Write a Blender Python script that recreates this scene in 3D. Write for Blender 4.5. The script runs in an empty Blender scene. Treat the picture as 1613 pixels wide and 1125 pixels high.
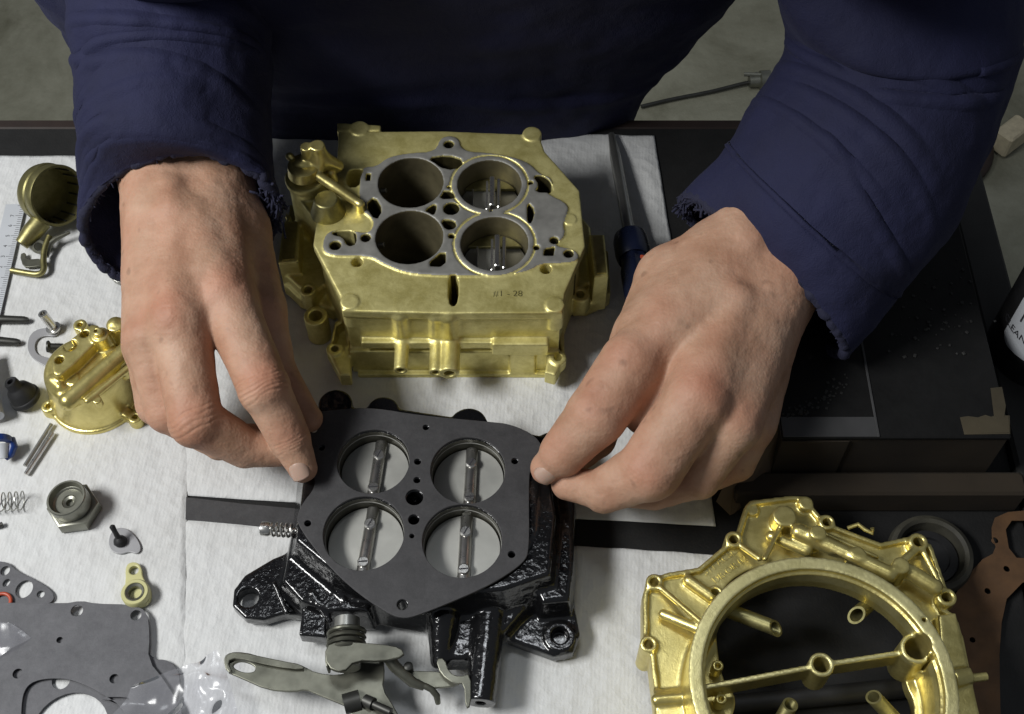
import bpy, math, random, time
import numpy as np
from mathutils import Vector, Matrix
T0 = time.time()
SC = bpy.context.scene
COL = SC.collection
R = math.radians
rng = np.random.default_rng(7)
random.seed(7)
CM = 0.01                      # everything below is authored in centimetres

# ------------------------------------------------------------------ camera
CAM_H, PITCH, FPX = 62.0, 57.0, 2000.0
cam = bpy.data.cameras.new('camera')
camo = bpy.data.objects.new('camera', cam)
COL.objects.link(camo)
camo.location = (0, 0, CAM_H * CM)
camo.rotation_euler = (R(90 - PITCH), 0, 0)
cam.sensor_width = 36.0
cam.lens = 36.0 * FPX / 1613.0
cam.clip_start = 0.02
cam.clip_end = 30
SC.camera = camo

# ------------------------------------------------------------------ world and lamps (indoor workshop light)
W = bpy.data.worlds.new('World')
SC.world = W
W.use_nodes = True
bg = W.node_tree.nodes['Background']
bg.inputs[0].default_value = (0.80, 0.86, 0.95, 1)
bg.inputs[1].default_value = 0.14

def area(name, loc, target, sx, sy, watts, colr):
    l = bpy.data.lights.new(name, 'AREA')
    l.shape = 'RECTANGLE'; l.size = sx * CM; l.size_y = sy * CM
    l.energy = watts; l.color = colr
    o = bpy.data.objects.new(name, l)
    COL.objects.link(o)
    o.location = Vector(loc) * CM
    o.rotation_euler = (Vector(target) - Vector(loc)).to_track_quat('-Z', 'Y').to_euler()
    return o
area('ceiling_light_key', (-98, 12, 114), (-8, 38, 0), 56, 30, 22.0, (0.99, 0.99, 0.975))
area('added_fill_light', (-12, 78, 190), (0, 38, 0), 50, 30, 7.0, (0.92, 0.96, 1.0))  # added fill lamp, placed to brighten the top of the gold casting
SC.view_settings.view_transform = 'Standard'
SC.view_settings.look = 'None'
SC.view_settings.gamma = 1
SC.view_settings.exposure = 0

# ------------------------------------------------------------------ where a line of sight meets a level plane
cp, sp = math.cos(R(PITCH)), math.sin(R(PITCH))
def P(px, py, z=0.0):
    u = (px - 806.5) / FPX; v = (562.5 - py) / FPX
    dx, dy, dz = u, cp + v * sp, -sp + v * cp
    t = (z - CAM_H) / dz
    return (dx * t, dy * t, z)
def PY(px, py, y):             # the same for an upright plane at depth y
    u = (px - 806.5) / FPX; v = (562.5 - py) / FPX
    dx, dy, dz = u, cp + v * sp, -sp + v * cp
    t = y / dy
    return (dx * t, y, CAM_H + dz * t)
def ppc(p):                    # picture pixels per centimetre at a point
    return FPX / (p[1] * cp - (p[2] - CAM_H) * sp)
def XY(pts, z):
    return np.array([P(a, b, z)[:2] for a, b in pts], dtype=np.float64)
def chaikin(a, n=2, closed=True):
    a = np.asarray(a, dtype=np.float64)
    for _ in range(n):
        b = np.roll(a, -1, axis=0)
        if closed:
            q = np.empty((len(a) * 2, a.shape[1])); q[0::2] = .75 * a + .25 * b; q[1::2] = .25 * a + .75 * b
        else:
            q = np.concatenate([a[:1], np.stack([.75 * a[:-1] + .25 * a[1:], .25 * a[:-1] + .75 * a[1:]], 1).reshape(-1, a.shape[1]), a[-1:]])
        a = q
    return a
def ring_pts(c, r, n=40, ry=None, rot=0):
    t = np.linspace(0, 2 * math.pi, n, endpoint=False)
    ry = r if ry is None else ry
    x, y = r * np.cos(t), ry * np.sin(t)
    return np.stack([c[0] + x * math.cos(rot) - y * math.sin(rot), c[1] + x * math.sin(rot) + y * math.cos(rot)], 1)

# ------------------------------------------------------------------ materials
def mat(name):
    m = bpy.data.materials.new(name); m.use_nodes = True
    nt = m.node_tree
    return m, nt, nt.nodes['Principled BSDF']
def N(nt, t, **kw):
    n = nt.nodes.new(t)
    for k, v in kw.items():
        if k in n.inputs: n.inputs[k].default_value = v
        else: setattr(n, k, v)
    return n
def coords(nt, scale=1.0, sxyz=None):
    tc = N(nt, 'ShaderNodeTexCoord'); mp = N(nt, 'ShaderNodeMapping')
    mp.inputs['Scale'].default_value = sxyz or (scale,) * 3
    nt.links.new(tc.outputs['Object'], mp.inputs['Vector'])
    return mp.outputs[0]
def noise(nt, vec, scale, detail=4, rough=.55, dist=0):
    n = N(nt, 'ShaderNodeTexNoise', Scale=scale, Detail=detail, Roughness=rough, Distortion=dist)
    nt.links.new(vec, n.inputs['Vector'])
    return n.outputs['Fac']
def ramp(nt, fac, stops):
    r = N(nt, 'ShaderNodeValToRGB')
    e = r.color_ramp.elements
    while len(e) < len(stops): e.new(.5)
    for i, (p, c) in enumerate(stops):
        e[i].position = p; e[i].color = (c if len(c) == 4 else (*c, 1)) if not isinstance(c, (int, float)) else (c, c, c, 1)
    nt.links.new(fac, r.inputs[0])
    return r.outputs[0]
def bump(nt, b, h, strength=.3, dist=.001, prev=None):
    n = N(nt, 'ShaderNodeBump', Strength=strength, Distance=dist)
    nt.links.new(h, n.inputs['Height'])
    if prev is not None: nt.links.new(prev, n.inputs['Normal'])
    nt.links.new(n.outputs[0], b.inputs['Normal'])
    return n.outputs[0]
def simple(name, c, rough=.5, metal=0.0, var=.15, nscale=300, bstr=.1, bdist=.0003, coat=0):
    m, nt, b = mat(name)
    v = coords(nt)
    f = noise(nt, v, nscale * .4)
    c = np.array(c)
    nt.links.new(ramp(nt, f, [(.3, tuple(c * (1 - var))), (.7, tuple(np.minimum(c * (1 + var), .95)))]), b.inputs['Base Color'])
    b.inputs['Metallic'].default_value = metal
    f2 = noise(nt, v, nscale)
    r_ = N(nt, 'ShaderNodeMapRange'); nt.links.new(f2, r_.inputs[0])
    r_.inputs[3].default_value = max(rough - .08, .02); r_.inputs[4].default_value = min(rough + .1, 1)
    nt.links.new(r_.outputs[0], b.inputs['Roughness'])
    b.inputs['Coat Weight'].default_value = coat
    bump(nt, b, f2, bstr, bdist)
    return m

def gold_mat(name, c1, c2, rough, bs=.25, metal=.84):
    m, nt, b = mat(name)
    v = coords(nt)
    f = noise(nt, v, 75, 9, .72, .3)
    nt.links.new(ramp(nt, f, [(.36, c1), (.62, c2), (.8, tuple(np.array(c2) * 1.12))]), b.inputs['Base Color'])
    b.inputs['Metallic'].default_value = metal
    g = noise(nt, v, 420, 3, .6)
    r_ = N(nt, 'ShaderNodeMapRange'); nt.links.new(f, r_.inputs[0])
    r_.inputs[3].default_value = rough - .05; r_.inputs[4].default_value = rough + .12
    nt.links.new(r_.outputs[0], b.inputs['Roughness'])
    p = bump(nt, b, g, bs, .00035)
    p = bump(nt, b, noise(nt, v, 1500, 2), bs, .00018, p)
    bump(nt, b, noise(nt, v, 130, 4, .7), .16, .0006, p)
    return m
M = {}
M['gold'] = gold_mat('gold_zinc_casting', (.58, .51, .18), (.82, .745, .33), .42, .32, .66)
M['gold_bright'] = gold_mat('bright_gold_casting', (.58, .49, .17), (.78, .68, .28), .30)
M['gold_ring'] = gold_mat('pale_gold_machined', (.60, .54, .24), (.78, .71, .36), .38, .4)
M['olive'] = gold_mat('olive_plated_steel', (.20, .18, .075), (.36, .33, .15), .38, .1)
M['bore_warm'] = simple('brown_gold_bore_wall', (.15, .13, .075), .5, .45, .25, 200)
M['olive_dark'] = gold_mat('shade_tinted_interior', (.07, .06, .025), (.13, .11, .05), .5, .2)  # casting gold darkened in colour, standing in for shade inside the pockets
M['grey_face'] = simple('grey_machined_casting', (.235, .232, .215), .55, .35, .22, 260, .2, .0002)
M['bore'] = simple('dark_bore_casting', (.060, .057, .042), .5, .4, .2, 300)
M['steel'] = simple('worn_grey_steel', (.42, .42, .39), .34, .9, .15, 200, .05)
M['bright_steel'] = simple('bright_steel', (.62, .61, .58), .28, .95, .1, 200, .03)
M['zinc'] = simple('grey_green_zinc_plate', (.15, .15, .12), .42, .8, .4, 180, .08)
M['alu'] = simple('satin_throttle_blade', (.42, .42, .39), .42, .55, .1, 150, .04)
M['nut'] = simple('grey_nut_steel', (.24, .24, .20), .36, .8, .15, 200)
M['rubber'] = simple('black_rubber', (.010, .010, .011), .6, 0, .3, 300)
M['rubber_old'] = simple('old_dusty_rubber', (.045, .042, .03), .7, 0, .4, 200, .4, .0006)
M['blue'] = simple('blue_plastic', (.008, .035, .18), .3, 0, .1, 100)
M['navy_plastic'] = simple('dark_navy_plastic', (.007, .010, .026), .28, 0, .1, 100)
M['red'] = simple('orange_red_rubber', (.42, .07, .03), .4, 0, .1, 100)
M['white_plastic'] = simple('white_plastic', (.50, .52, .55), .35, 0, .05, 80)
M['ink'] = simple('black_ink', (.03, .03, .035), .6, 0, .1, 80)
M['cork'] = simple('brown_gasket_board', (.085, .042, .016), .8, 0, .25, 200, .3)
M['yellow_seal'] = simple('pale_yellow_seal', (.52, .50, .24), .4, 0, .1, 100)
M['grey_plastic'] = simple('grey_washer', (.33, .33, .34), .45, .3, .1, 100)
M['dark_metal'] = simple('dark_pin_metal', (.06, .06, .055), .45, .7, .2, 200)

# gasket paper
m, nt, b = mat('grey_gasket_fibre'); v = coords(nt)
f = noise(nt, v, 90, 12, .9); g = noise(nt, v, 900, 2, .7)
nt.links.new(ramp(nt, f, [(.34, (.026, .0255, .027)), (.5, (.042, .041, .043)), (.68, (.064, .063, .065))]), b.inputs['Base Color'])
b.inputs['Roughness'].default_value = .62
bump(nt, b, g, .35, .0002); M['gasket'] = m
m, nt, b = mat('light_grey_gasket_fibre'); v = coords(nt)
f = noise(nt, v, 80, 12, .88); g = noise(nt, v, 900, 2, .7)
nt.links.new(ramp(nt, f, [(.34, (.066, .066, .073)), (.5, (.095, .095, .103)), (.68, (.128, .128, .137))]), b.inputs['Base Color'])
b.inputs['Roughness'].default_value = .65
bump(nt, b, g, .35, .0002); M['gasket_light'] = m

# glossy black wrinkle paint
m, nt, b = mat('glossy_black_wrinkle_paint'); v = coords(nt)
b.inputs['Base Color'].default_value = (.006, .006, .0065, 1)
b.inputs['Roughness'].default_value = .16
b.inputs['Coat Weight'].default_value = .4; b.inputs['Coat Roughness'].default_value = .08
g = noise(nt, v, 420, 2, .5, .6)
bump(nt, b, g, .5, .0006); M['black_paint'] = m

# skin
m, nt, b = mat('skin'); v = coords(nt)
at = N(nt, 'ShaderNodeAttribute', attribute_name='red')
f = noise(nt, v, 45, 6, .62); f3 = noise(nt, v, 300, 3, .6)
base = ramp(nt, f, [(.30, (.36, .200, .125)), (.5, (.455, .272, .182)), (.72, (.535, .345, .243))])
mx = N(nt, 'ShaderNodeMix', data_type='RGBA')
nt.links.new(at.outputs['Fac'], mx.inputs[0]); nt.links.new(base, mx.inputs[6]); mx.inputs[7].default_value = (.44, .165, .10, 1)
sp_ = ramp(nt, noise(nt, v, 95, 1, .5), [(.70, 1.0), (.76, .55)])
mm = N(nt, 'ShaderNodeMix', data_type='RGBA', blend_type='MULTIPLY'); mm.inputs[0].default_value = .55
nt.links.new(mx.outputs[2], mm.inputs[6]); nt.links.new(sp_, mm.inputs[7])
nt.links.new(mm.outputs[2], b.inputs['Base Color'])
b.inputs['Roughness'].default_value = .60
b.inputs['Specular IOR Level'].default_value = .38
b.inputs['Subsurface Weight'].default_value = .12
b.inputs['Subsurface Radius'].default_value = (1, .35, .2)
b.inputs['Subsurface Scale'].default_value = .004
vo = N(nt, 'ShaderNodeTexVoronoi', Scale=620.0); nt.links.new(v, vo.inputs['Vector'])
p_ = bump(nt, b, vo.outputs['Distance'], .35, .0003)
p_ = bump(nt, b, noise(nt, coords(nt, 1, (1, .3, 1)), 260, 4, .7, .8), .25, .0006, p_)
bump(nt, b, f3, .30, .0007, p_); M['skin'] = m
m, nt, b = mat('fingernail')
b.inputs['Base Color'].default_value = (.46, .31, .24, 1); b.inputs['Roughness'].default_value = .38
b.inputs['Subsurface Weight'].default_value = .1; b.inputs['Subsurface Scale'].default_value = .002
M['nail'] = m

# cloth
def cloth(name, c, s=1):
    m, nt, b = mat(name); v = coords(nt)
    f = noise(nt, v, 14, 5, .6)
    c = np.array(c)
    nt.links.new(ramp(nt, f, [(.3, tuple(c * .8)), (.7, tuple(c * 1.25))]), b.inputs['Base Color'])
    b.inputs['Roughness'].default_value = .85
    b.inputs['Sheen Weight'].default_value = .06; b.inputs['Sheen Roughness'].default_value = .4
    b.inputs['Sheen Tint'].default_value = (.3, .32, .6, 1)
    w = N(nt, 'ShaderNodeTexNoise', Scale=1400.0, Detail=2.0); nt.links.new(v, w.inputs['Vector'])
    p = bump(nt, b, w.outputs['Fac'], .6, .0005)
    bump(nt, b, noise(nt, v, 90, 5, .65), .5, .0022, p)
    return m
M['navy'] = cloth('navy_fleece', (.0072, .0088, .040))
M['navy_dark'] = cloth('navy_cuff_edge', (.012, .013, .035))
M['trouser'] = cloth('dark_trousers', (.006, .006, .010))

# paper towel
m, nt, b = mat('embossed_paper_towel'); v = coords(nt)
f = noise(nt, v, 8, 6, .6)
b.inputs['Roughness'].default_value = .9
wv = N(nt, 'ShaderNodeTexWave', Scale=150.0, Distortion=3.0, Detail=2.0); wv.inputs['Detail Scale'].default_value = 3.0
mp = N(nt, 'ShaderNodeMapping'); mp.inputs['Rotation'].default_value = (0, 0, R(4)); nt.links.new(v, mp.inputs[0]); nt.links.new(mp.outputs[0], wv.inputs[0])
vs = N(nt, 'ShaderNodeTexVoronoi', Scale=170.0); nt.links.new(v, vs.inputs[0])
p_ = bump(nt, b, wv.outputs['Fac'], .10, .0005)
p_ = bump(nt, b, vs.outputs['Distance'], .45, .0011, p_)
bump(nt, b, noise(nt, v, 60, 5), .5, .003, p_)
st = ramp(nt, noise(nt, v, 20, 6, .7), [(.25, (.50, .50, .488)), (.42, (.59, .595, .588)), (.7, (.64, .648, .648))])
nt.links.new(st, b.inputs['Base Color']); M['towel'] = m

# bench top, floor
m, nt, b = mat('black_bench_mat'); v = coords(nt)
nt.links.new(ramp(nt, noise(nt, v, 30, 8, .7), [(.3, (.007, .007, .007)), (.62, (.013, .013, .013)), (.8, (.024, .023, .022))]), b.inputs['Base Color'])
b.inputs['Roughness'].default_value = .7; b.inputs['Specular IOR Level'].default_value = .3; bump(nt, b, noise(nt, v, 700, 3), .4, .0005); M['bench'] = m
m, nt, b = mat('stained_concrete'); v = coords(nt)
nt.links.new(ramp(nt, noise(nt, v, 5, 9, .68, .4), [(.3, (.12, .115, .075)), (.45, (.205, .20, .145)), (.58, (.27, .265, .20)), (.75, (.35, .345, .27))]), b.inputs['Base Color'])
b.inputs['Roughness'].default_value = .75; bump(nt, b, noise(nt, v, 60, 8), .5, .004); M['concrete'] = m
m, nt, b = mat('black_painted_box'); v = coords(nt)
nt.links.new(ramp(nt, noise(nt, v, 50, 8, .7), [(.3, (.004, .004, .004)), (.66, (.009, .009, .009)), (.68, (.010, .010, .010)), (.76, (.05, .048, .042))]), b.inputs['Base Color'])
b.inputs['Roughness'].default_value = .65; b.inputs['Specular IOR Level'].default_value = .25; bump(nt, b, noise(nt, v, 300, 3), .3, .0005); M['box'] = m
M['cardboard'] = simple('worn_cardboard', (.052, .042, .024), .85, 0, .4, 60, .3, .0008)
M['cardboard_dim'] = simple('brown_box_side', (.022, .015, .008), .85, 0, .5, 40, .3, .0008)
M['cardboard_flap'] = simple('dull_cardboard', (.10, .07, .045), .8, 0, .4, 50, .3, .0008)
M['tape'] = simple('grey_tape', (.055, .055, .056), .4, 0, .25, 60, .2, .0006)
M['edge_wood'] = simple('red_brown_edge', (.022, .012, .009), .6, 0, .3, 80)
M['strip_grey'] = simple('dark_grey_plank', (.02, .02, .019), .7, 0, .3, 60)

# clear bag
m, nt, b = mat('clear_plastic_film'); v = coords(nt)
b.inputs['Base Color'].default_value = (.95, .95, .97, 1)
b.inputs['Roughness'].default_value = .12; b.inputs['IOR'].default_value = 1.45
tr = N(nt, 'ShaderNodeBsdfTransparent'); tr.inputs[0].default_value = (.93, .93, .95, 1)
gl = N(nt, 'ShaderNodeBsdfGlossy'); gl.inputs['Roughness'].default_value = .2
df = N(nt, 'ShaderNodeBsdfDiffuse'); df.inputs[0].default_value = (.75, .76, .8, 1)
fr = N(nt, 'ShaderNodeFresnel', IOR=1.42)
bp = N(nt, 'ShaderNodeBump', Strength=.12, Distance=.0006); nt.links.new(noise(nt, v, 110, 2, .5, 1.2), bp.inputs['Height'])
nt.links.new(bp.outputs[0], gl.inputs['Normal']); nt.links.new(bp.outputs[0], fr.inputs['Normal'])
m1 = N(nt, 'ShaderNodeMixShader'); m1.inputs[0].default_value = .10
nt.links.new(tr.outputs[0], m1.inputs[1]); nt.links.new(df.outputs[0], m1.inputs[2])
m2 = N(nt, 'ShaderNodeMixShader'); nt.links.new(fr.outputs[0], m2.inputs[0])
nt.links.new(m1.outputs[0], m2.inputs[1]); nt.links.new(gl.outputs[0], m2.inputs[2])
nt.links.new(m2.outputs[0], nt.nodes['Material Output'].inputs[0]); M['film'] = m

# ------------------------------------------------------------------ objects
def tag(o, label=None, cat=None, group=None, kind=None):
    if label: o['label'] = label
    if cat: o['category'] = cat
    if group: o['group'] = group
    if kind: o['kind'] = kind
    return o
def thing(name, label, cat, loc=(0, 0, 0), group=None):
    o = bpy.data.objects.new(name, None); COL.objects.link(o)
    o.empty_display_size = .01
    o.location = Vector(loc) * CM
    return tag(o, label, cat, group)
def link(name, me, m, parent=None, smooth=True, auto=None):
    o = bpy.data.objects.new(name, me)
    for x in (m if isinstance(m, (list, tuple)) else [m]): me.materials.append(M[x] if isinstance(x, str) else x)
    COL.objects.link(o)
    if parent is not None:
        o.parent = parent
        o.matrix_parent_inverse = Matrix.Translation(parent_world(parent)).inverted()
    if smooth: me.shade_smooth()
    if auto: me.set_sharp_from_angle(angle=R(auto))
    return o
def parent_world(p):
    return Vector(p.location) if p.parent is None else Vector((0, 0, 0))   # children's meshes are written in scene coordinates
def pymesh(name, V, F, m, parent=None, smooth=False, auto=None):
    me = bpy.data.meshes.new(name)
    me.from_pydata([(a * CM, b * CM, c * CM) for a, b, c in V], [], F)
    me.validate(); me.update()
    return link(name, me, m, parent, smooth, auto)

# flat plates with holes, bevelled edges
def plate(name, outer, holes, z0, z1, m, parent=None, bev=.03, xf=None, auto=35):
    cu = bpy.data.curves.new(name, 'CURVE'); cu.dimensions = '2D'; cu.fill_mode = 'BOTH'
    for poly in [outer] + list(holes):
        s = cu.splines.new('POLY'); s.points.add(len(poly) - 1); s.use_cyclic_u = True
        for i, q in enumerate(poly): s.points[i].co = (q[0] * CM, q[1] * CM, 0, 1)
    h = (z1 - z0) * CM
    bev = min(bev, (z1 - z0) * .45)
    cu.extrude = max(h / 2 - bev * CM, 1e-5); cu.bevel_depth = bev * CM; cu.bevel_resolution = 1; cu.offset = -bev * CM
    t = bpy.data.objects.new('tmp', cu); COL.objects.link(t)
    dg = bpy.context.evaluated_depsgraph_get()
    me = bpy.data.meshes.new_from_object(t.evaluated_get(dg))
    bpy.data.objects.remove(t); bpy.data.curves.remove(cu)
    me.name = name
    me.transform(Matrix.Translation((0, 0, (z0 + z1) / 2 * CM)))
    if xf is not None: me.transform(xf)
    me.materials.clear()
    return link(name, me, m, parent, True, auto)

# a tube along points (radius per point), round section
def tube_vf(pts, rad, n=16, cap=True, closed=False):
    pts = [Vector(p) for p in pts]; k = len(pts)
    rad = [rad] * k if not hasattr(rad, '__len__') else list(rad)
    V, F = [], []
    nrm = None
    for i, p in enumerate(pts):
        if closed: t = (pts[(i + 1) % k] - pts[i - 1])
        else: t = pts[min(i + 1, k - 1)] - pts[max(i - 1, 0)]
        if t.length < 1e-9: t = Vector((0, 0, 1))
        t.normalize()
        if nrm is None:
            nrm = t.orthogonal().normalized()
        else:
            nrm = (nrm - t * nrm.dot(t)).normalized()
        bi = t.cross(nrm)
        for j in range(n):
            a = 2 * math.pi * j / n
            V.append(tuple(p + (nrm * math.cos(a) + bi * math.sin(a)) * rad[i]))
    m = k if closed else k - 1
    for i in range(m):
        for j in range(n):
            a, b2 = i * n + j, i * n + (j + 1) % n
            c, d = ((i + 1) % k) * n + (j + 1) % n, ((i + 1) % k) * n + j
            F.append((a, b2, c, d))
    if cap and not closed:
        F.append(tuple(reversed(range(n)))); F.append(tuple(range((k - 1) * n, k * n)))
    return V, F
def merge(parts):
    V, F = [], []
    for v, f in parts:
        o = len(V); V += list(v); F += [tuple(i + o for i in q) for q in f]
    return V, F
def tube(name, pts, rad, m, parent=None, n=16, closed=False, auto=40):
    V, F = tube_vf(pts, rad, n, True, closed)
    return pymesh(name, V, F, m, parent, True, auto)
def lathe_vf(p0, axis, prof, n=40):
    """prof: (distance along axis, radius); a radius of 0 closes an end"""
    a = Vector(axis).normalized(); u = a.orthogonal().normalized(); w = a.cross(u); p0 = Vector(p0)
    V, F = [], []
    for s, r in prof:
        for j in range(n):
            t = 2 * math.pi * j / n
            V.append(tuple(p0 + a * s + (u * math.cos(t) + w * math.sin(t)) * max(r, 1e-4)))
    for i in range(len(prof) - 1):
        for j in range(n):
            F.append((i * n + j, i * n + (j + 1) % n, (i + 1) * n + (j + 1) % n, (i + 1) * n + j))
    return V, F
def lathe(name, p0, axis, prof, m, parent=None, n=40, auto=38):
    V, F = lathe_vf(p0, axis, prof, n)
    return pymesh(name, V, F, m, parent, True, auto)
def box_vf(c, s, rz=0, bev=.05):
    cx, cy, cz = c; x, y, z = s[0] / 2, s[1] / 2, s[2] / 2
    b = min(bev, x * .5, y * .5, z * .5)
    V, F = [], []
    lay = [(-z, b), (-z + b, 0), (z - b, 0), (z, b)]
    for zz, i in lay:
        X, Y = x - i, y - i
        for (sx, sy) in ((1, 1), (-1, 1), (-1, -1), (1, -1)):
            for k in (0, 1):
                if (sx * sy > 0) == (k == 0): qx, qy = X, Y - b
                else: qx, qy = X - b, Y
                px, py = sx * qx, sy * qy
                V.append((cx + px * math.cos(rz) - py * math.sin(rz), cy + px * math.sin(rz) + py * math.cos(rz), cz + zz))
    for i in range(3):
        for j in range(8): F.append((i * 8 + j, i * 8 + (j + 1) % 8, (i + 1) * 8 + (j + 1) % 8, (i + 1) * 8 + j))
    F.append(tuple(reversed(range(8)))); F.append(tuple(range(24, 32)))
    return V, F
def box(name, c, s, m, parent=None, rz=0, bev=.05):
    V, F = box_vf(c, s, rz, bev)
    return pymesh(name, V, F, m, parent, False)
def bent_text(name, s, size, m, parent, fn, ext=.01):
    cu = bpy.data.curves.new(name, 'FONT'); cu.body = s; cu.size = size; cu.align_x = 'CENTER'; cu.align_y = 'CENTER'; cu.extrude = ext
    t = bpy.data.objects.new('tmp', cu); COL.objects.link(t)
    me = bpy.data.meshes.new_from_object(t.evaluated_get(bpy.context.evaluated_depsgraph_get()))
    bpy.data.objects.remove(t); bpy.data.curves.remove(cu)
    for vv in me.vertices: vv.co = Vector(fn(*vv.co)) * CM
    me.materials.clear(); me.name = name
    return link(name, me, m, parent, False)

# ------------------------------------------------------------------ solids from distance fields (castings, hands)
def seg_dist2(X, Y, a, b):
    ex, ey = b[0] - a[0], b[1] - a[1]
    wx, wy = X - a[0], Y - a[1]
    t = np.clip((wx * ex + wy * ey) / (ex * ex + ey * ey + 1e-12), 0, 1)
    return (wx - t * ex) ** 2 + (wy - t * ey) ** 2
def poly2d(X, Y, poly):
    d = None; ins = np.zeros(np.broadcast(X, Y).shape, bool)
    n = len(poly)
    for i in range(n):
        a, b = poly[i], poly[(i + 1) % n]
        q = seg_dist2(X, Y, a, b)
        d = q if d is None else np.minimum(d, q)
        if a[1] != b[1]:
            c = ((a[1] > Y) != (b[1] > Y)) & (X < (b[0] - a[0]) * (Y - a[1]) / (b[1] - a[1]) + a[0])
            ins ^= c
    d = np.sqrt(d)
    return np.where(ins, -d, d).astype(np.float32)
class Field:
    def __init__(s, lo, hi, h):
        s.lo = np.array(lo, float); s.h = h
        s.n = np.ceil((np.array(hi) - s.lo) / h).astype(int) + 1
        s.ax = [(s.lo[i] + h * np.arange(s.n[i])).astype(np.float32) for i in range(3)]
        s.F = np.full(tuple(s.n), 9.0, np.float32)
    def sub(s, lo, hi, m):
        a = np.clip(np.floor((np.array(lo) - m - s.lo) / s.h).astype(int), 0, s.n)
        b = np.clip(np.ceil((np.array(hi) + m - s.lo) / s.h).astype(int) + 1, 0, s.n)
        sl = tuple(slice(a[i], b[i]) for i in range(3))
        X, Y, Z = s.ax[0][sl[0]][:, None, None], s.ax[1][sl[1]][None, :, None], s.ax[2][sl[2]][None, None, :]
        return sl, X, Y, Z
    def put(s, sl, d, k, cut):
        A = s.F[sl]
        if cut:
            d = -d
            if k > 0:
                h = np.clip(.5 - .5 * (A - d) / k, 0, 1); s.F[sl] = A * (1 - h) + d * h + k * h * (1 - h)
            else: s.F[sl] = np.maximum(A, d)
        else:
            if k > 0:
                h = np.clip(.5 + .5 * (A - d) / k, 0, 1); s.F[sl] = A * (1 - h) + d * h - k * h * (1 - h)
            else: s.F[sl] = np.minimum(A, d)
    def prism(s, poly, z0, z1, k=0, r=.06, taper=0, cut=False):
        poly = np.asarray(poly)
        ext = abs(taper) * (z1 - z0)
        lo = (poly[:, 0].min() - ext, poly[:, 1].min() - ext, z0); hi = (poly[:, 0].max() + ext, poly[:, 1].max() + ext, z1)
        sl, X, Y, Z = s.sub(lo, hi, k + .35)
        if 0 in s.F[sl].shape: return
        d2 = poly2d(X[:, :, 0], Y[:, :, 0], poly)[:, :, None]
        if taper: d2 = d2 + taper * (Z - z0)
        dz = np.abs(Z - (z0 + z1) / 2) - (z1 - z0) / 2
        a, b = d2 + r, dz + r
        d = np.minimum(np.maximum(a, b), 0) + np.hypot(np.maximum(a, 0), np.maximum(b, 0)) - r
        s.put(sl, d, k, cut)
    def cyl(s, p0, p1, r0, r1=None, k=0, r=.04, cut=False):
        r1 = r0 if r1 is None else r1
        p0, p1 = np.array(p0, float), np.array(p1, float); rm = max(r0, r1)
        sl, X, Y, Z = s.sub(np.minimum(p0, p1) - rm, np.maximum(p0, p1) + rm, k + .3)
        if 0 in s.F[sl].shape: return
        L = np.linalg.norm(p1 - p0); u = (p1 - p0) / L
        x, y, z = X - p0[0], Y - p0[1], Z - p0[2]
        t = x * u[0] + y * u[1] + z * u[2]
        rad = np.sqrt(np.maximum(x * x + y * y + z * z - t * t, 0))
        a = rad - (r0 + (r1 - r0) * np.clip(t / L, 0, 1)) + r; b = np.abs(t - L / 2) - L / 2 + r
        d = np.minimum(np.maximum(a, b), 0) + np.hypot(np.maximum(a, 0), np.maximum(b, 0)) - r
        s.put(sl, d.astype(np.float32), k, cut)
    def cap(s, p0, p1, r0, r1=None, k=0, cut=False):
        r1 = r0 if r1 is None else r1
        p0, p1 = np.array(p0, float), np.array(p1, float); rm = max(r0, r1)
        sl, X, Y, Z = s.sub(np.minimum(p0, p1) - rm, np.maximum(p0, p1) + rm, k + .3)
        if 0 in s.F[sl].shape: return
        e = p1 - p0; L2 = max(float(e @ e), 1e-9)
        x, y, z = X - p0[0], Y - p0[1], Z - p0[2]
        t = np.clip((x * e[0] + y * e[1] + z * e[2]) / L2, 0, 1)
        d = np.sqrt((x - t * e[0]) ** 2 + (y - t * e[1]) ** 2 + (z - t * e[2]) ** 2) - (r0 + (r1 - r0) * t)
        s.put(sl, d.astype(np.float32), k, cut)
    def nets(s):
        F = s.F; S = F < 0
        C = np.zeros(tuple(s.n - 1), np.int8)
        for dx in (0, 1):
            for dy in (0, 1):
                for dz in (0, 1):
                    C += S[dx:dx + s.n[0] - 1, dy:dy + s.n[1] - 1, dz:dz + s.n[2] - 1]
        act = (C > 0) & (C < 8)
        ii = np.argwhere(act)
        idx = np.full(act.shape, -1, np.int32); idx[act] = np.arange(len(ii))
        acc = np.zeros((len(ii), 3)); cnt = np.zeros(len(ii))
        cor = [(a, b, c) for a in (0, 1) for b in (0, 1) for c in (0, 1)]
        val = {c: F[ii[:, 0] + c[0], ii[:, 1] + c[1], ii[:, 2] + c[2]] for c in cor}
        for c in cor:
            for ax in range(3):
                if c[ax] == 0:
                    e = list(c); e[ax] = 1; e = tuple(e)
                    f0, f1 = val[c], val[e]
                    m_ = (f0 < 0) != (f1 < 0)
                    t = np.where(m_, f0 / np.where(m_, f0 - f1, 1), 0)
                    q = np.tile(np.array(c, float), (len(ii), 1)); q[:, ax] = t
                    acc += q * m_[:, None]; cnt += m_
        V = (ii + acc / cnt[:, None]) * s.h + s.lo
        Q = []
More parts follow.
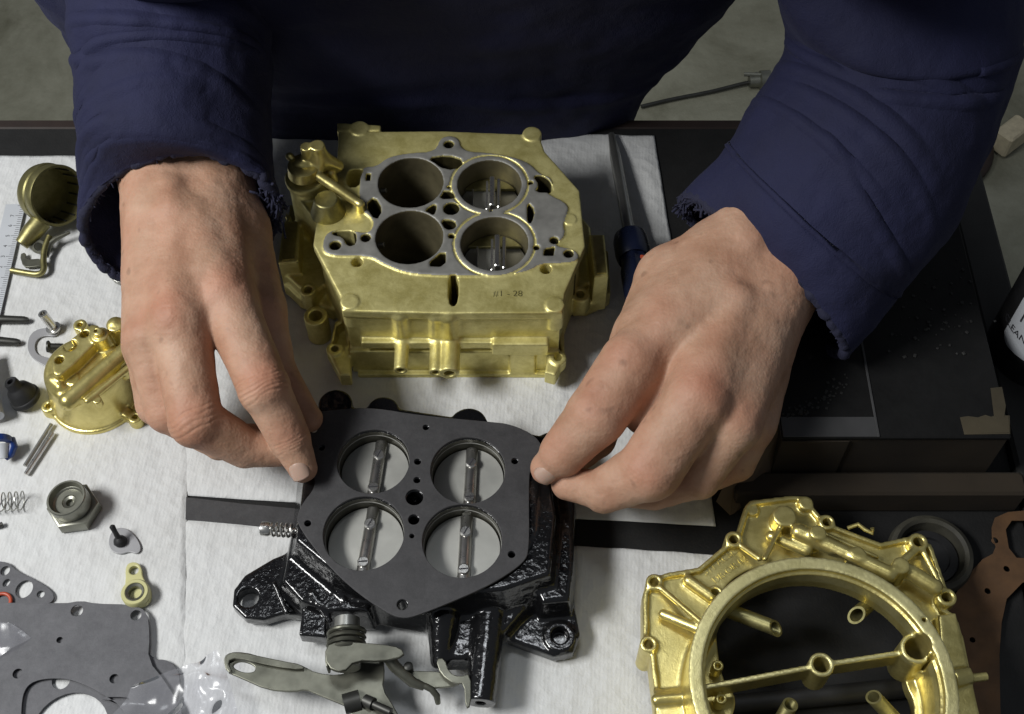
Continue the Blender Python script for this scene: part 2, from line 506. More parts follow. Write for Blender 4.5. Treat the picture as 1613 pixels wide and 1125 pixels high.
        for ax in range(3):
            o1, o2 = (ax + 1) % 3, (ax + 2) % 3
            a = [slice(None)] * 3; b = [slice(None)] * 3
            a[ax] = slice(0, -1); b[ax] = slice(1, None)
            for o in (o1, o2): a[o] = slice(1, -1); b[o] = slice(1, -1)
            A, B = S[tuple(a)], S[tuple(b)]
            e = np.argwhere(A != B)
            fl = A[tuple(e.T)]
            e[:, o1] += 1; e[:, o2] += 1
            def g(d1, d2):
                w = e.copy(); w[:, o1] -= d1; w[:, o2] -= d2
                return idx[tuple(w.T)]
            q = np.stack([g(1, 1), g(0, 1), g(0, 0), g(1, 0)], 1)
            q[~fl] = q[~fl][:, ::-1]
            Q.append(q)
        Q = np.concatenate(Q)
        Q = Q[(Q >= 0).all(1)]
        return V, Q
def npmesh(name, V, Q, m, parent=None, smooth=True, attrs=None, mi=None):
    me = bpy.data.meshes.new(name)
    me.vertices.add(len(V)); me.vertices.foreach_set('co', (V * CM).astype(np.float32).ravel())
    k = Q.shape[1]
    me.loops.add(Q.size); me.loops.foreach_set('vertex_index', Q.astype(np.int32).ravel())
    me.polygons.add(len(Q)); me.polygons.foreach_set('loop_start', np.arange(0, Q.size, k, dtype=np.int32))
    if mi is not None: me.polygons.foreach_set('material_index', mi.astype(np.int32))
    me.update(calc_edges=True)
    if attrs:
        for kx, a in attrs.items():
            at = me.attributes.new(kx, 'FLOAT', 'POINT'); at.data.foreach_set('value', a.astype(np.float32))
    return link(name, me, m, parent, smooth)
def relax(V, Q, it=2, lam=.5):
    for _ in range(it):
        acc = np.zeros_like(V); cnt = np.zeros(len(V))
        for a, b in ((0, 1), (1, 2), (2, 3), (3, 0)):
            for p, q in ((a, b), (b, a)):
                for x in range(3): acc[:, x] += np.bincount(Q[:, p], V[Q[:, q], x], len(V))
                cnt += np.bincount(Q[:, p], minlength=len(V))
        V = V + lam * (acc / np.maximum(cnt, 1)[:, None] - V)
    return V
def vnorm(V, Q):
    a = V[Q[:, 2]] - V[Q[:, 0]]; b = V[Q[:, 3]] - V[Q[:, 1]]
    fn = np.cross(a, b)
    n = np.zeros_like(V)
    for j in range(4):
        for x in range(3): n[:, x] += np.bincount(Q[:, j], fn[:, x], len(V))
    return n / np.maximum(np.linalg.norm(n, axis=1), 1e-9)[:, None], fn / np.maximum(np.linalg.norm(fn, axis=1), 1e-9)[:, None]
def vnoise(V, s, seed=0):      # smooth 3-D value noise
    p = V * s + seed * 17.3; i = np.floor(p).astype(np.int64); f = p - i; f = f * f * (3 - 2 * f)
    def hsh(a, b, c):
        h = (a * 374761393 + b * 668265263 + c * 2147483647 + seed * 9176) & 0xffffffff
        h = ((h ^ (h >> 13)) * 1274126177) & 0xffffffff
        return ((h ^ (h >> 16)) & 0xffff) / 65535.0
    o = 0
    for dx in (0, 1):
        for dy in (0, 1):
            for dz in (0, 1):
                w = (f[:, 0] if dx else 1 - f[:, 0]) * (f[:, 1] if dy else 1 - f[:, 1]) * (f[:, 2] if dz else 1 - f[:, 2])
                o = o + w * hsh(i[:, 0] + dx, i[:, 1] + dy, i[:, 2] + dz)
    return o - .5
# ================================================================== THE SETTING
def slab(name, x0, x1, y0, y1, z0, z1, m, parent=None, bev=.1):
    return box(name, ((x0 + x1) / 2, (y0 + y1) / 2, (z0 + z1) / 2), (x1 - x0, y1 - y0, z1 - z0), m, parent, 0, bev)
fl = pymesh('floor', [(-600, -200, -88), (600, -200, -88), (600, 900, -88), (-600, 900, -88)], [(0, 1, 2, 3)], 'concrete'); tag(fl, kind='structure')
BX1 = P(1560, 420, 0)[0]; BY1 = P(806, 199, 0)[1]
bt = slab('bench_top', -75, BX1 - 1.6, -15, BY1, -3.2, -.12, 'bench', None, .15); tag(bt, kind='structure')
slab('edge_trim', -75, BX1 - 1.6, BY1 + .02, BY1 + .9, -3.4, -.25, 'edge_wood', bt, .15)
slab('side_plank', BX1 - 1.58, BX1 + .8, -15, BY1 + .8, -3.4, .5, 'strip_grey', bt, .2)
for sx in (-70, BX1 - 7):
    slab('bench_leg', sx, sx + 6, BY1 - 9, BY1 - 3, -88, -3.25, 'strip_grey', bt, .3)

def towel(label, c4, z, seed, nx=180, ny=180):
    # c4: picture corners of the sheet, far-left, far-right, near-right, near-left
    q = [np.array(P(a, b_, 0)[:2]) for a, b_ in c4]
    u = np.linspace(0, 1, nx)[:, None, None]; v = np.linspace(0, 1, ny)[None, :, None]
    XYg = (q[0] * (1 - u) + q[1] * u) * (1 - v) + (q[3] * (1 - u) + q[2] * u) * v
    pts = np.concatenate([XYg, np.zeros((nx, ny, 1))], 2).reshape(-1, 3)
    e = np.minimum(np.minimum(u, 1 - u), np.minimum(v, 1 - v)).repeat(nx if u.shape[0] == 1 else 1, 0)
    pts[:, 0] += vnoise(pts, .9, seed + 3) * .10; pts[:, 1] += vnoise(pts, .8, seed + 4) * .10
    big = np.clip(vnoise(pts, .13, seed) * 1.0 + .12, 0, 1) * .45
    small = vnoise(pts, .8, seed + 1) * .05 + vnoise(pts, 2.2, seed + 2) * .03
    ee = np.clip(np.minimum(np.minimum(u, 1 - u), np.minimum(v, 1 - v)) / .02, 0, 1)[:, :, 0].ravel()
    pts[:, 2] = z + (big * .35 + small + .05) * ee + .03
    pts[:, 2] = np.maximum(pts[:, 2], z)
    I = np.arange(nx * ny).reshape(nx, ny)
    Q = np.stack([I[:-1, :-1], I[1:, :-1], I[1:, 1:], I[:-1, 1:]], -1).reshape(-1, 4)[:, ::-1]
    o = npmesh('paper_towel', pts, Q, 'towel')
    s_ = o.modifiers.new('thickness', 'SOLIDIFY'); s_.thickness = .0004; s_.offset = -1
    tag(o, label, 'paper towel', 'paper towels spread over the bench')
    return o
towel('white paper towel under the small loose parts at the left end of the bench', [(-90, 246), (302, 246), (290, 1250), (-190, 1250)], -.012, 1)
towel('white paper towel under the gold main casting and the screwdriver', [(296, 193), (1031, 214), (1128, 829), (285, 781)], -.03, 2)
towel('white paper towel lying nearest the camera under the black throttle body', [(284, 818), (1126, 874), (1112, 1250), (270, 1250)], -.03, 3)

o = plate('fibre_strip', XY([(293, 783), (380, 793), (520, 806), (520, 842), (380, 826), (292, 818)], 0.1), [], .0, .09, 'gasket', None, .01)
tag(o, 'flat dark grey fibre strip running under the left side of the black throttle body', 'strip')
# ------------------------------------------------------------------ black box at the right
bxr = thing('black_box', 'low black painted box with taped edges behind the right hand', 'box', P(1400, 700, 0))
bz = 5.2
fx0, fx1 = P(1233, 688, bz)[0], P(1592, 688, bz)[0]
fy = P(1400, 688, bz)[1]
by = P(1400, 330, bz)[1]
slab('box_body', fx0, fx1, fy, by, .0, bz - .3, 'cardboard_dim', bxr, .1)
slab('lid', fx0 - .05, fx1 + .05, fy - .05, by, bz - .29, bz, 'box', bxr, .12)
sp_x = P(1382, 688, bz)[0]
slab('edge_tape', fx0 + .02, sp_x, fy - .02, fy + 1.15, bz + .004, bz + .05, 'tape', bxr, .02)
for (pts_, zz) in (([(1512, 658), (1524, 656), (1540, 658), (1552, 654), (1561, 657), (1575, 652), (1584, 655), (1590, 655), (1591, 684), (1519, 685)], .02), ([(1538, 664), (1549, 660), (1571, 662), (1588, 656), (1590, 682), (1545, 683)], .04), ([(1560, 612), (1578, 610), (1584, 640), (1580, 668), (1566, 660)], .03)):
    plate('torn_label', XY(pts_, bz), [], bz + zz - .015, bz + zz + .01, 'cardboard', bxr, .004)
slab('front_tape', fx0, P(1340, 688, bz)[0], fy - .12, fy - .06, 1.4, bz - .3, 'cardboard_dim', bxr, .02)
slab('dividing_strip', sp_x, sp_x + .12, fy - .02, fy + 6.5, bz + .005, bz + .06, 'tape', bxr, .02)
fp = [P(1236, 660, 5.1), P(1160, 722, 3.4), P(1128, 790, 1.4), P(1150, 812, .4), P(1236, 742, .5)]
fv = [tuple(V3_(p)) for p in fp] if False else [tuple(p) for p in fp]
fn_ = [(x + .25, y + .12, z) for x, y, z in fv]
pymesh('side_flap', fv + fn_, [(0, 1, 2, 3, 4), (9, 8, 7, 6, 5)] + [(i, i + 5, (i + 1) % 5 + 5, (i + 1) % 5) for i in range(5)], 'cardboard_flap', bxr)
parts = []
for i in range(60):
    a, b_ = random.gauss(1475, 38), random.gauss(490, 45)
    p_ = P(a, b_, bz + .03); r_ = random.uniform(.03, .10)
    parts.append(box_vf(p_, (r_ * 2, r_ * 1.6, r_), random.random() * 3, .02))
for i in range(70):
    t = random.random()
    p_ = P(1240 + 90 * t + random.gauss(0, 6), 652 - 60 * t * t + random.gauss(0, 6), bz + .03); r_ = random.uniform(.03, .08)
    parts.append(box_vf(p_, (r_ * 2, r_ * 2, r_ * .6), random.random() * 3, .02))
V_, F_ = merge(parts); ch_ = pymesh('paint_chips', V_, F_, 'strip_grey', bxr); ch_['kind'] = 'stuff'
# a second dark block under it, nearer the camera
blk = slab('brown_block', P(1150, 800, 0)[0], P(1600, 800, 0)[0], P(1400, 805, 0)[1], fy - .3, -.1, 2.0, 'cardboard_dim', None, .15)
tag(blk, 'low dark brown wooden block in front of the black box', 'block')

# ------------------------------------------------------------------ bottle at the right edge
bc = P(1628, 558, 0); br = 2.85
bot = thing('cleaner_bottle', 'black bottle with a white label standing at the right edge', 'bottle', bc)
lathe('bottle_body', (bc[0], bc[1], .0), (0, 0, 1), [(0, 0), (0, br - .3), (.12, br - .08), (.4, br), (11, br), (12.2, br - .35), (13.4, 1.6), (14, 1.15), (15.2, 1.1)], 'rubber', bot, 64)
lathe('cap', (bc[0], bc[1], 15.22), (0, 0, 1), [(0, 1.3), (.0, 1.35), (1.8, 1.25), (2.0, 1.0), (2.0, 0)], 'white_plastic', bot, 32)
lv, lf_ = [], []
for i in range(41):
    t_ = R(190 + 146 * i / 40)
    for z_ in (2.6, 3.4, 9.4): lv.append((bc[0] + (br + .02) * math.cos(t_), bc[1] + (br + .02) * math.sin(t_), z_ + (.5 * (1 - min(i / 4, 1)) ** 2 if z_ < 3 else 0)))
for i in range(40):
    for j in (0, 1): lf_.append((i * 3 + j, (i + 1) * 3 + j, (i + 1) * 3 + j + 1, i * 3 + j + 1))
lb = pymesh('label', lv, lf_, 'white_plastic', bot, True)
def on_bottle(z0, ang0, rr):
    return lambda x, y, z: (bc[0] + (rr + z) * math.cos(ang0 + x / rr), bc[1] + (rr + z) * math.sin(ang0 + x / rr), z0 + y)
bent_text('lettering', 'CLEANER', .66, 'ink', lb, on_bottle(4.0, R(207), br + .035))
bent_text('lettering', 'N', 1.2, 'ink', lb, on_bottle(5.3, R(209), br + .035))

# ------------------------------------------------------------------ things on the floor
fz = -88
pts = chaikin([P(1010, 168, fz + .6), P(1060, 156, fz + .6), (P(1120, 145, fz + .6)), P(1165, 133, fz + .8), P(1185, 129, fz + 1)], 2, False)
hs = thing('air_hose', 'thin dark hose with a grey metal coupling on the concrete floor', 'hose', P(1120, 145, fz))
tube('hose', [tuple(p) for p in pts], .32, 'dark_metal', hs, 10)
a_, b_ = Vector(P(1180, 128, fz + 1.4)), Vector(P(1240, 124, fz + 1.4)); d_ = (b_ - a_)
V_, F_ = merge([lathe_vf(a_, d_, [(0, 0), (0, 1.0), (1.6, 1.1), (1.8, 1.6), (3.4, 1.6), (3.5, 1.0), (5.4, .9), (5.6, 1.3), (7, 1.2), (7.2, .6), (7.2, 0)], 20)])
pymesh('coupling', V_, F_, 'nut', hs, True, 35)
tube('coupling_lever', [tuple(Vector(P(1172, 117, fz + 2.4))), tuple(Vector(P(1215, 119, fz + 2.6)))], .35, 'nut', hs, 8)
tube('coupling_lever', [tuple(Vector(P(1190, 116, fz + 1.5))), tuple(Vector(P(1206, 137, fz + 1.5)))], .4, 'nut', hs, 8)
pts = chaikin([P(1525, 290, fz + 1), P(1548, 272, fz + 1), P(1560, 245, fz + 1), P(1553, 215, fz + 1), P(1530, 200, fz + 1), P(1500, 190, fz + 1)], 2, False)
o = tube('red_hose', [tuple(p) for p in pts], .75, 'edge_wood', None, 12); tag(o, 'red brown hose loop on the floor beyond the right sleeve', 'hose')
c = P(1592, 214, fz + 2.5)
o = box('pale_wood_block', c, (5.5, 3.2, 4), 'cardboard', None, R(40), .3); o.data.materials[0] = simple('pale_wood', (.55, .48, .33), .7)
tag(o, 'pale wooden block on the floor at the right edge', 'block')

# ================================================================== PERSON
person = thing('person', 'person in a frayed navy sweatshirt pressing the dark gasket down with both hands', 'person', (-6, BY1 + 16, -88))

def loft(name, rings, m, parent, nu=220, nv=240, folds=(), seed=0, amp=.10, thick=.28, open_end=True, sq=1.0):
    """rings: (centre, half side vector, half up vector); folds: (s0, th0, k1, k2, width, amp, span)"""
    C = np.array([[*r[0], *r[1], *r[2]] for r in rings], float)
    s = np.linspace(0, len(rings) - 1, nu)
    # Catmull-Rom along the rings
    i = np.clip(np.floor(s).astype(int), 0, len(rings) - 2); t = (s - i)[:, None]
    g = lambda k: C[np.clip(k, 0, len(rings) - 1)]
    p0, p1, p2, p3 = g(i - 1), g(i), g(i + 1), g(i + 2)
    K = .5 * ((2 * p1) + (-p0 + p2) * t + (2 * p0 - 5 * p1 + 4 * p2 - p3) * t ** 2 + (-p0 + 3 * p1 - 3 * p2 + p3) * t ** 3)
    th = np.linspace(0, 2 * math.pi, nv, endpoint=False)
    c, a, b = K[:, None, 0:3], K[:, None, 3:6], K[:, None, 6:9]
    ct, st = np.sign(np.cos(th)) * np.abs(np.cos(th)) ** sq, np.sign(np.sin(th)) * np.abs(np.sin(th)) ** sq
    V = c + a * ct[None, :, None] + b * st[None, :, None]
    nrm = a * np.cos(th)[None, :, None] / (np.linalg.norm(a, axis=2, keepdims=True) ** 1) + b * np.sin(th)[None, :, None] / (np.linalg.norm(b, axis=2, keepdims=True) ** 1)
    d = np.zeros((nu, nv)); flat0 = V.reshape(-1, 3).copy()
    S, TH = s[:, None], th[None, :]
    for (s0, th0, k1, k2, w, A, span) in folds:
        dt = (TH - th0 + math.pi) % (2 * math.pi) - math.pi
        line = S - (s0 + k1 * dt + k2 * dt * dt)
        win = np.exp(-(dt / span) ** 4)
        d += .5 * A * win * (.15 + 1.7 * np.clip(vnoise(flat0, .22, seed + 9) + .5, 0, 1).reshape(nu, nv)) * (np.exp(-(line / w) ** 2) - .55 * np.exp(-((line - 1.35 * w) / (.75 * w)) ** 2))
    V = V.reshape(-1, 3)
    flat = V.copy()
    d = d.ravel() + 1.25 * amp * (vnoise(flat, .35, seed) * 2.2 + vnoise(flat, .9, seed + 1) * .9 + vnoise(flat, 2.2, seed + 2) * .25)
    V = V + nrm.reshape(-1, 3) * d[:, None]
    I = np.arange(nu * nv).reshape(nu, nv); J = np.roll(I, -1, axis=1)
    Q = np.stack([I[:-1], J[:-1], J[1:], I[1:]], -1).reshape(-1, 4)
    o = npmesh(name, V, Q, m, parent)
    md = o.modifiers.new('thickness', 'SOLIDIFY'); md.thickness = thick * CM; md.offset = -1
    return o, V.reshape(nu, nv, 3)

def arm_rings(spec, rim_b):
    """spec: (centre xyz, half side vector xyz, height)"""
    out = []
    for k, (c, a, h) in enumerate(spec):
        c = np.array(c); a = np.array(a)
        t = np.array(spec[min(k + 1, len(spec) - 1)][0]) - np.array(spec[max(k - 1, 0)][0])
        b = np.cross(t, a); b = b / np.linalg.norm(b) * h
        if b[2] < 0: b = -b
        if k == 0: b = np.array(rim_b)
        out.append((c, a, b))
    return out
def V3(p): return np.array(p, float)

sw = None
# torso: rises from behind the bench edge and leans over it
TOR = [(( -9, BY1 + 15.0, -40), (17, 0, 0), (0, 10, 0)), ((-9, BY1 + 11, -14), (17.5, 0, 0), (0, 10.5, 0)), ((-9, BY1 + 8.3, 0), (18.6, -.6, 0), (0, 9.9, 0)),
       ((-8, BY1 + 7.6, 7), (21.4, .0, 0), (0, 10.6, 0)), ((-6, BY1 + 5, 20), (25, 0, 0), (0, 12.0, 0)), ((-4, BY1 - 4, 38), (28, 0, 0), (0, 12.5, 0)), ((-2, BY1 - 11, 52), (27, 0, 0), (0, 9, 0))]
torso, _ = loft('sweatshirt', TOR, 'navy', person, 200, 300, [
    (2.9, R(-115), .25, .1, .10, .5, .9), (3.3, R(-80), .2, -.1, .12, .4, .8), (2.5, R(-60), -.3, .1, .10, .4, .7), (3.0, R(-140), .5, 0, .09, .6, .5)], 11, .20, .4, True, .62)

# left-of-picture sleeve
top, botm = V3(P(300, 238, 11.6)), V3(P(270, 452, 2.2))
specA = [((top + botm) / 2, (5.15, .0, 0), 5), (P(276, 232, 9.3), (4.95, 0, 0), 4.9), (P(273, 115, 11.2), (5.2, 0, 0), 4.9), (P(272, 0, 13.5), (5.2, -.3, 0), 4.8),
         (P(285, -110, 17), (5.8, -.6, 0), 5.2), (P(330, -230, 24), (7, -1, 0), 6.2)]
RA = arm_rings(specA, (top - botm) / 2)
up = R(90)
sleeveA, VA = loft('sleeve', RA, 'navy', torso, 260, 260, [
    (.75, up + .2, .05, -.32, .07, .22, 1.3), (1.15, up - .1, .10, -.28, .08, .30, 1.2), (1.5, up + .3, -.25, -.20, .07, .30, 1.0), (1.85, up, .15, -.22, .08, .34, 1.2),
    (2.25, up + .1, -.15, -.18, .08, .36, 1.2), (2.7, up - .2, .2, -.2, .08, .38, 1.2), (.95, up + .9, -.55, .0, .06, .28, .7), (1.35, up + 1.1, -.6, .0, .06, .30, .6), (.45, up + .95, -.7, .1, .05, .26, .6), (.5, up - .9, .5, 0, .05, .2, .5),
    (2.05, up + 1.2, .3, 0, .07, .3, .7), (3.2, up, .1, -.2, .1, .4, 1.2)], 21, .16)
# right-of-picture sleeve
s0 = (V3(P(1336, 548, 7.5)) - V3(P(1080, 325, 7.5))) / 2
cB = (V3(P(1336, 548, 7.5)) + V3(P(1080, 325, 7.5))) / 2
s1 = (V3(P(1392, 470, 9.5)) - V3(P(1160, 245, 9.5))) / 2; c1 = (V3(P(1392, 470, 9.5)) + V3(P(1160, 245, 9.5))) / 2
s2 = (V3(P(1500, 345, 12)) - V3(P(1196, 165, 12))) / 2; c2 = (V3(P(1500, 345, 12)) + V3(P(1196, 165, 12))) / 2
s3 = (V3(P(1582, 135, 15)) - V3(P(1248, 72, 15))) / 2; c3 = (V3(P(1582, 135, 15)) + V3(P(1248, 72, 15))) / 2
s4 = (V3(P(1600, -40, 19)) - V3(P(1222, -30, 19))) / 2; c4 = (V3(P(1600, -40, 19)) + V3(P(1222, -30, 19))) / 2
s5 = (V3(P(1600, -200, 26)) - V3(P(1150, -180, 26))) / 2; c5 = (V3(P(1600, -200, 26)) + V3(P(1150, -180, 26))) / 2
RB = arm_rings([(cB, s0, 4.6), (c1, s1, 4.7), (c2, s2, 5.0), (c3, s3, 5.2), (c4, s4, 5.6), (c5, s5, 6.2)], (0, 0, 1))
b0 = np.cross(c1 - cB, s0); b0 = b0 / np.linalg.norm(b0) * 4.5
if b0[2] < 0: b0 = -b0
b0 = b0 + np.array([.9, 1.3, 0]); RB[0] = (cB, s0, b0)
sleeveB, VB = loft('sleeve', RB, 'navy', torso, 260, 260, [
    (1.0, up, .0, .03, .022, -.62, 2.6), (1.95, up + .3, .12, -.12, .05, .28, 1.0), (2.2, up - .2, .25, -.12, .05, .30, .9), (2.5, up + .3, .2, -.1, .06, .34, 1.0), (2.75, up - .6, -.3, 0, .05, .35, .6),
    (3.0, up + .2, .15, -.1, .07, .36, 1.0), (1.5, up - .9, .3, 0, .05, .35, .6), (1.7, up - .4, .5, .1, .05, .22, .5), (3.4, up, -.1, -.1, .07, .4, 1.2), (2.9, up + 1.0, .4, 0, .06, .5, .5)], 31, .15)

# frayed cuff edges
def fray(V, parent, n, seed, a0=0, a1=2 * math.pi, L=.42, fat=.06):
    r = random.Random(seed); nv = V.shape[1]; out = []
    for k in range(n):
        th = r.uniform(a0, a1); j = int(th / (2 * math.pi) * nv) % nv
        p = Vector(V[0, j]); q = Vector(V[6, j]); d = (p - q).normalized()
        tg = (Vector(V[0, (j + 2) % nv]) - Vector(V[0, j - 2])).normalized()
        inn = (Vector(V[0].mean(axis=0)) - p).normalized()
        pts = [p - d * .15]
        w = Vector((r.gauss(0, 1), r.gauss(0, 1), r.gauss(0, 1)))
        l = L * r.uniform(.25, 1.1)
        for s_ in range(1, 5):
            pts.append(pts[-1] + (d * .55 + tg * r.gauss(0, .9) + inn * r.uniform(-.2, .6) + w * .25) * l / 4)
        out.append(tube_vf(pts, [fat * r.uniform(.6, 1.6)] * 5, 5))
    for k in range(nv):      # a rolled, lumpy hem
        pass
    hem = [tuple(V[0, k] + vnoise(V[0, k:k + 1] * 1.0, 2.4, seed)[0] * .22) for k in range(nv)]
    rr = [.18 + .18 * (vnoise(V[0, k:k + 1], 3.1, seed + 5)[0] + .5) for k in range(nv)]
    out.append(tube_vf(hem, rr, 8, False, True))
    V_, F_ = merge(out)
    o = pymesh('frayed_hem', V_, F_, 'navy_dark', parent, True); o['kind'] = 'stuff'
fray(VA, sleeveA, 1500, 3, 0, 2 * math.pi, .5, .032)
fray(VA, sleeveA, 330, 5, R(-38), R(35), 1.15, .055)
fray(VB, sleeveB, 1300, 4, 0, 2 * math.pi, .5, .032)
fray(VB, sleeveB, 330, 6, R(105), R(188), 1.0, .055)
# ================================================================== HANDS
def hand(field, caps, creases, knuck, seed):
    f = Field(*field)
    for (p0, p1, r0, r1, k) in caps: f.cap(p0, p1, r0, r1, k)
    V, Q = f.nets()
    V = relax(V, Q, 2, .5)
    n, _ = vnorm(V, Q)
    d = vnoise(V, .9, seed) * .07 + vnoise(V, 2.3, seed + 1) * .035
    # fine skin wrinkles running across
    d += np.abs(vnoise(V * np.array([.6, 1.6, 1]), 3.2, seed + 2)) * -.028
    for (c, ax, offs, w, A, rad, nup) in creases:
        c = np.array(c); ax = np.array(ax, float); ax /= np.linalg.norm(ax)
        r = V - c; t = r @ ax
        lat = r - t[:, None] * ax
        t = t + vnoise(V, 1.3, seed + 4) * .25
        dist = np.linalg.norm(r, axis=1)
        m_ = np.exp(-(dist / rad) ** 6) * np.clip((n @ np.array(nup)) * 1.8 - .1, 0, 1)
        for o in offs: d -= A * (.45 + 1.3 * np.clip(vnoise(V + o * 9, 1.1, seed + 11) + .5, 0, 1)) * m_ * np.exp(-((t - o + .09 * vnoise(V + o * 5, 2.0, seed + 12)) / w) ** 2)
        d += .5 * A * m_ * np.exp(-(t / (max(offs) + .15)) ** 4)
    red = np.zeros(len(V))
    for (c, rad, a) in knuck:
        red = np.maximum(red, a * np.exp(-(np.linalg.norm(V - np.array(c), axis=1) / rad) ** 2))
    red = np.clip(red * .85 + vnoise(V, .8, seed + 7) * .35 + .06, 0, 1)
    return V + n * d[:, None], Q, red

def J(px, py, z): return np.array(P(px, py, z))
# ---- hand at the left of the picture
w0, w1 = J(250, 262, 8.6), J(332, 262, 8.4)
fo0, fo1 = J(255, 60, 11.5), J(310, 60, 11.3)
iM, iP, iD, iT = J(358, 474, 8.9), J(416, 612, 8.0), J(458, 694, 5.9), J(477, 738, 4.95)
mM, mP, mD, mT = J(283, 510, 9.0), J(308, 662, 7.2), J(386, 705, 5.2), J(452, 712, 4.6)
rM, rP, rD, rT = J(236, 530, 8.2), J(264, 648, 6.0), J(345, 695, 4.3), J(418, 690, 3.6)
pM, pP, pD, pT = J(232, 545, 6.8), J(245, 640, 4.6), J(300, 670, 3.2), J(352, 672, 2.6)
tC, tM, tP, tT = J(372, 362, 7.4), J(410, 490, 6.9), J(440, 592, 5.4), J(487, 660, 4.6)
capsA = [
    (fo0, w0, 2.6, 2.05, .5), (fo1, w1, 2.6, 2.05, .8),
    (w0, rM, 1.95, 1.35, .9), (w0, mM, 2.0, 1.45, .9), (w1, iM, 1.95, 1.42, .9), (w0 - [0, 0, .9], pM, 1.75, 1.3, .9), (w1, mM, 1.95, 1.4, .9), (J(262, 300, 9.0), J(330, 440, 9.0), 1.7, 1.6, .8),
    (w1, tC, 1.85, 1.68, .9), (tC, tM, 1.75, 1.35, .8), (tM, tP, 1.25, .98, .6), (tP, tT, 1.0, .72, .2),
    (iM, iP, 1.46, 1.30, .4), (iP, iD, 1.27, 1.05, .12), (iD, iT, 1.01, .74, .1),
    (mM, mP, 1.48, 1.34, .35), (mP, mD, 1.30, 1.05, .12), (mD, mT, 1.0, .78, .1),
    (rM, rP, 1.32, 1.15, .30), (rP, rD, 1.12, .98, .12), (rD, rT, .95, .74, .1),
    (pM, pP, 1.15, 1.0, .30), (pP, pD, .96, .84, .12), (pD, pT, .82, .66, .1),
    (iM + [-.25, .3, .62], iM + [-.15, .0, .58], .92, .92, .35), (mM + [-.3, .1, .45], mM + [-.2, -.2, .38], .98, .98, .4),
    (iP + [0, .2, .14], iP + [0, -.2, .1], 1.16, 1.16, .25), (mP + [0, .1, .14], mP + [.05, -.2, .05], 1.2, 1.2, .3),
    (J(300, 330, 10.2), iM + [-.1, .3, .9], .3, .35, .9), (J(280, 340, 10.3), mM + [0, .3, .9], .28, .34, .9),
    (J(268, 300, 10.4), J(268, 330, 10.4), .5, .5, .9),
]
crA = [(iP, iD - iM, (-.58, -.36, -.12, .10, .30, .52), .06, .085, 1.35, (0, -.3, .95)),
       (iD, iT - iP, (-.30, -.12, .06, .22), .05, .075, 1.0, (.1, -.4, .9)),
       (mP, (mD - mM), (-.5, -.2, .08, .36), .06, .07, 1.4, (0, -.5, .85)),
       (mM + [0, 0, .8], (0, 1, 0), (-.5, -.15, .2), .06, .03, .9, (0, 0, 1))]
knA = [(iM + [0, 0, 1], 1.1, .75), (mM + [-.4, 0, 1], 1.0, .6), (iP + [0, 0, .9], 1.1, .55), (mP + [0, -.6, .6], 1.2, .6), (iD + [.2, 0, .7], .8, .75), (rP, 1.4, .5), (iT, .7, .2), (J(235, 500, 9.6), .8, .45)]
VhA, QhA, redA = hand(((-24, 15, 0.6), (-7, 62, 15.2), .062), capsA, crA, knA, 41)

# ---- hand at the right of the picture
w0, w1, w2 = J(1170, 394, 9.4), J(1226, 442, 9.0), J(1200, 425, 8.6)
f0, f1 = J(1330, 190, 12.5), J(1370, 225, 12.3)
iM, iP, iD, iT = J(994, 575, 8.8), J(940, 654, 7.8), J(886, 714, 6.1), J(860, 738, 5.2)
mM, mP, mD, mT = J(1098, 630, 9.0), J(1024, 738, 7.0), J(952, 772, 5.3), J(893, 764, 4.5)
rM, rP, rD, rT = J(1156, 668, 7.9), J(1100, 752, 5.2), J(1030, 775, 3.6), J(960, 775, 3.0)
pM, pP, pD, pT = J(1184, 665, 6.0), J(1160, 730, 4.2), J(1110, 755, 3.0), J(1060, 765, 2.6)
tC, tM, tP, tT = J(1055, 440, 8.0), J(1003, 540, 7.2), J(940, 690, 4.6), J(885, 742, 3.6)
capsB = [
    (f0, w0, 2.7, 2.0, .5), (f1, w1, 2.5, 1.85, .8), (f1, w2, 2.4, 1.9, .8),
    (w0, iM, 2.0, 1.45, .9), (w0, mM, 2.05, 1.45, .9), (w1, mM, 2.0, 1.4, .9), (w1, rM, 1.95, 1.35, .9), (w1 - [0, 0, .9], pM, 1.75, 1.3, .9), (J(1130, 420, 9.3), J(1060, 510, 9.2), 1.9, 1.7, .8), (J(1120, 400, 8.6), J(1010, 520, 8.4), 1.5, 1.35, .9),
    (w0, tC, 1.8, 1.7, .9), (tC, tM, 1.65, 1.35, .8), (tM, tP, 1.25, 1.0, .4), (tP, tT, 1.0, .75, .2),
    (iM, iP, 1.62, 1.56, .35), (iP, iD, 1.52, 1.20, .15), (iD, iT, 1.05, .82, .1),
    (mM, mP, 1.60, 1.62, .30), (mP, mD, 1.54, 1.16, .12), (mD, mT, 1.05, .8, .1),
    (J(1052, 590, 7.9), J(1012, 655, 6.9), 1.15, .95, .5), (rM, rP, 1.32, 1.12, .30), (rP, rD, 1.08, .94, .12), (rD, rT, .92, .74, .1),
    (pM, pP, 1.15, .98, .30), (pP, pD, .95, .82, .12), (pD, pT, .8, .64, .1),
    (iM + [0, .1, .35], iM + [-.15, -.2, .33], 1.0, 1.0, .45), (mM + [0, .1, .42], mM + [-.1, -.2, .36], 1.0, 1.0, .4), (rM + [0, .1, .4], rM + [0, -.1, .4], .85, .85, .4),
    (J(1172, 378, 11.0), J(1180, 384, 11.0), .65, .65, .7),
    (mP + [0, .1, .1], mP + [-.1, -.2, .05], 1.28, 1.28, .3),
    (J(1150, 460, 10.8), iM + [.2, .4, .85], .3, .35, .9), (J(1170, 470, 10.7), mM + [.1, .4, .95], .28, .35, .9),
]
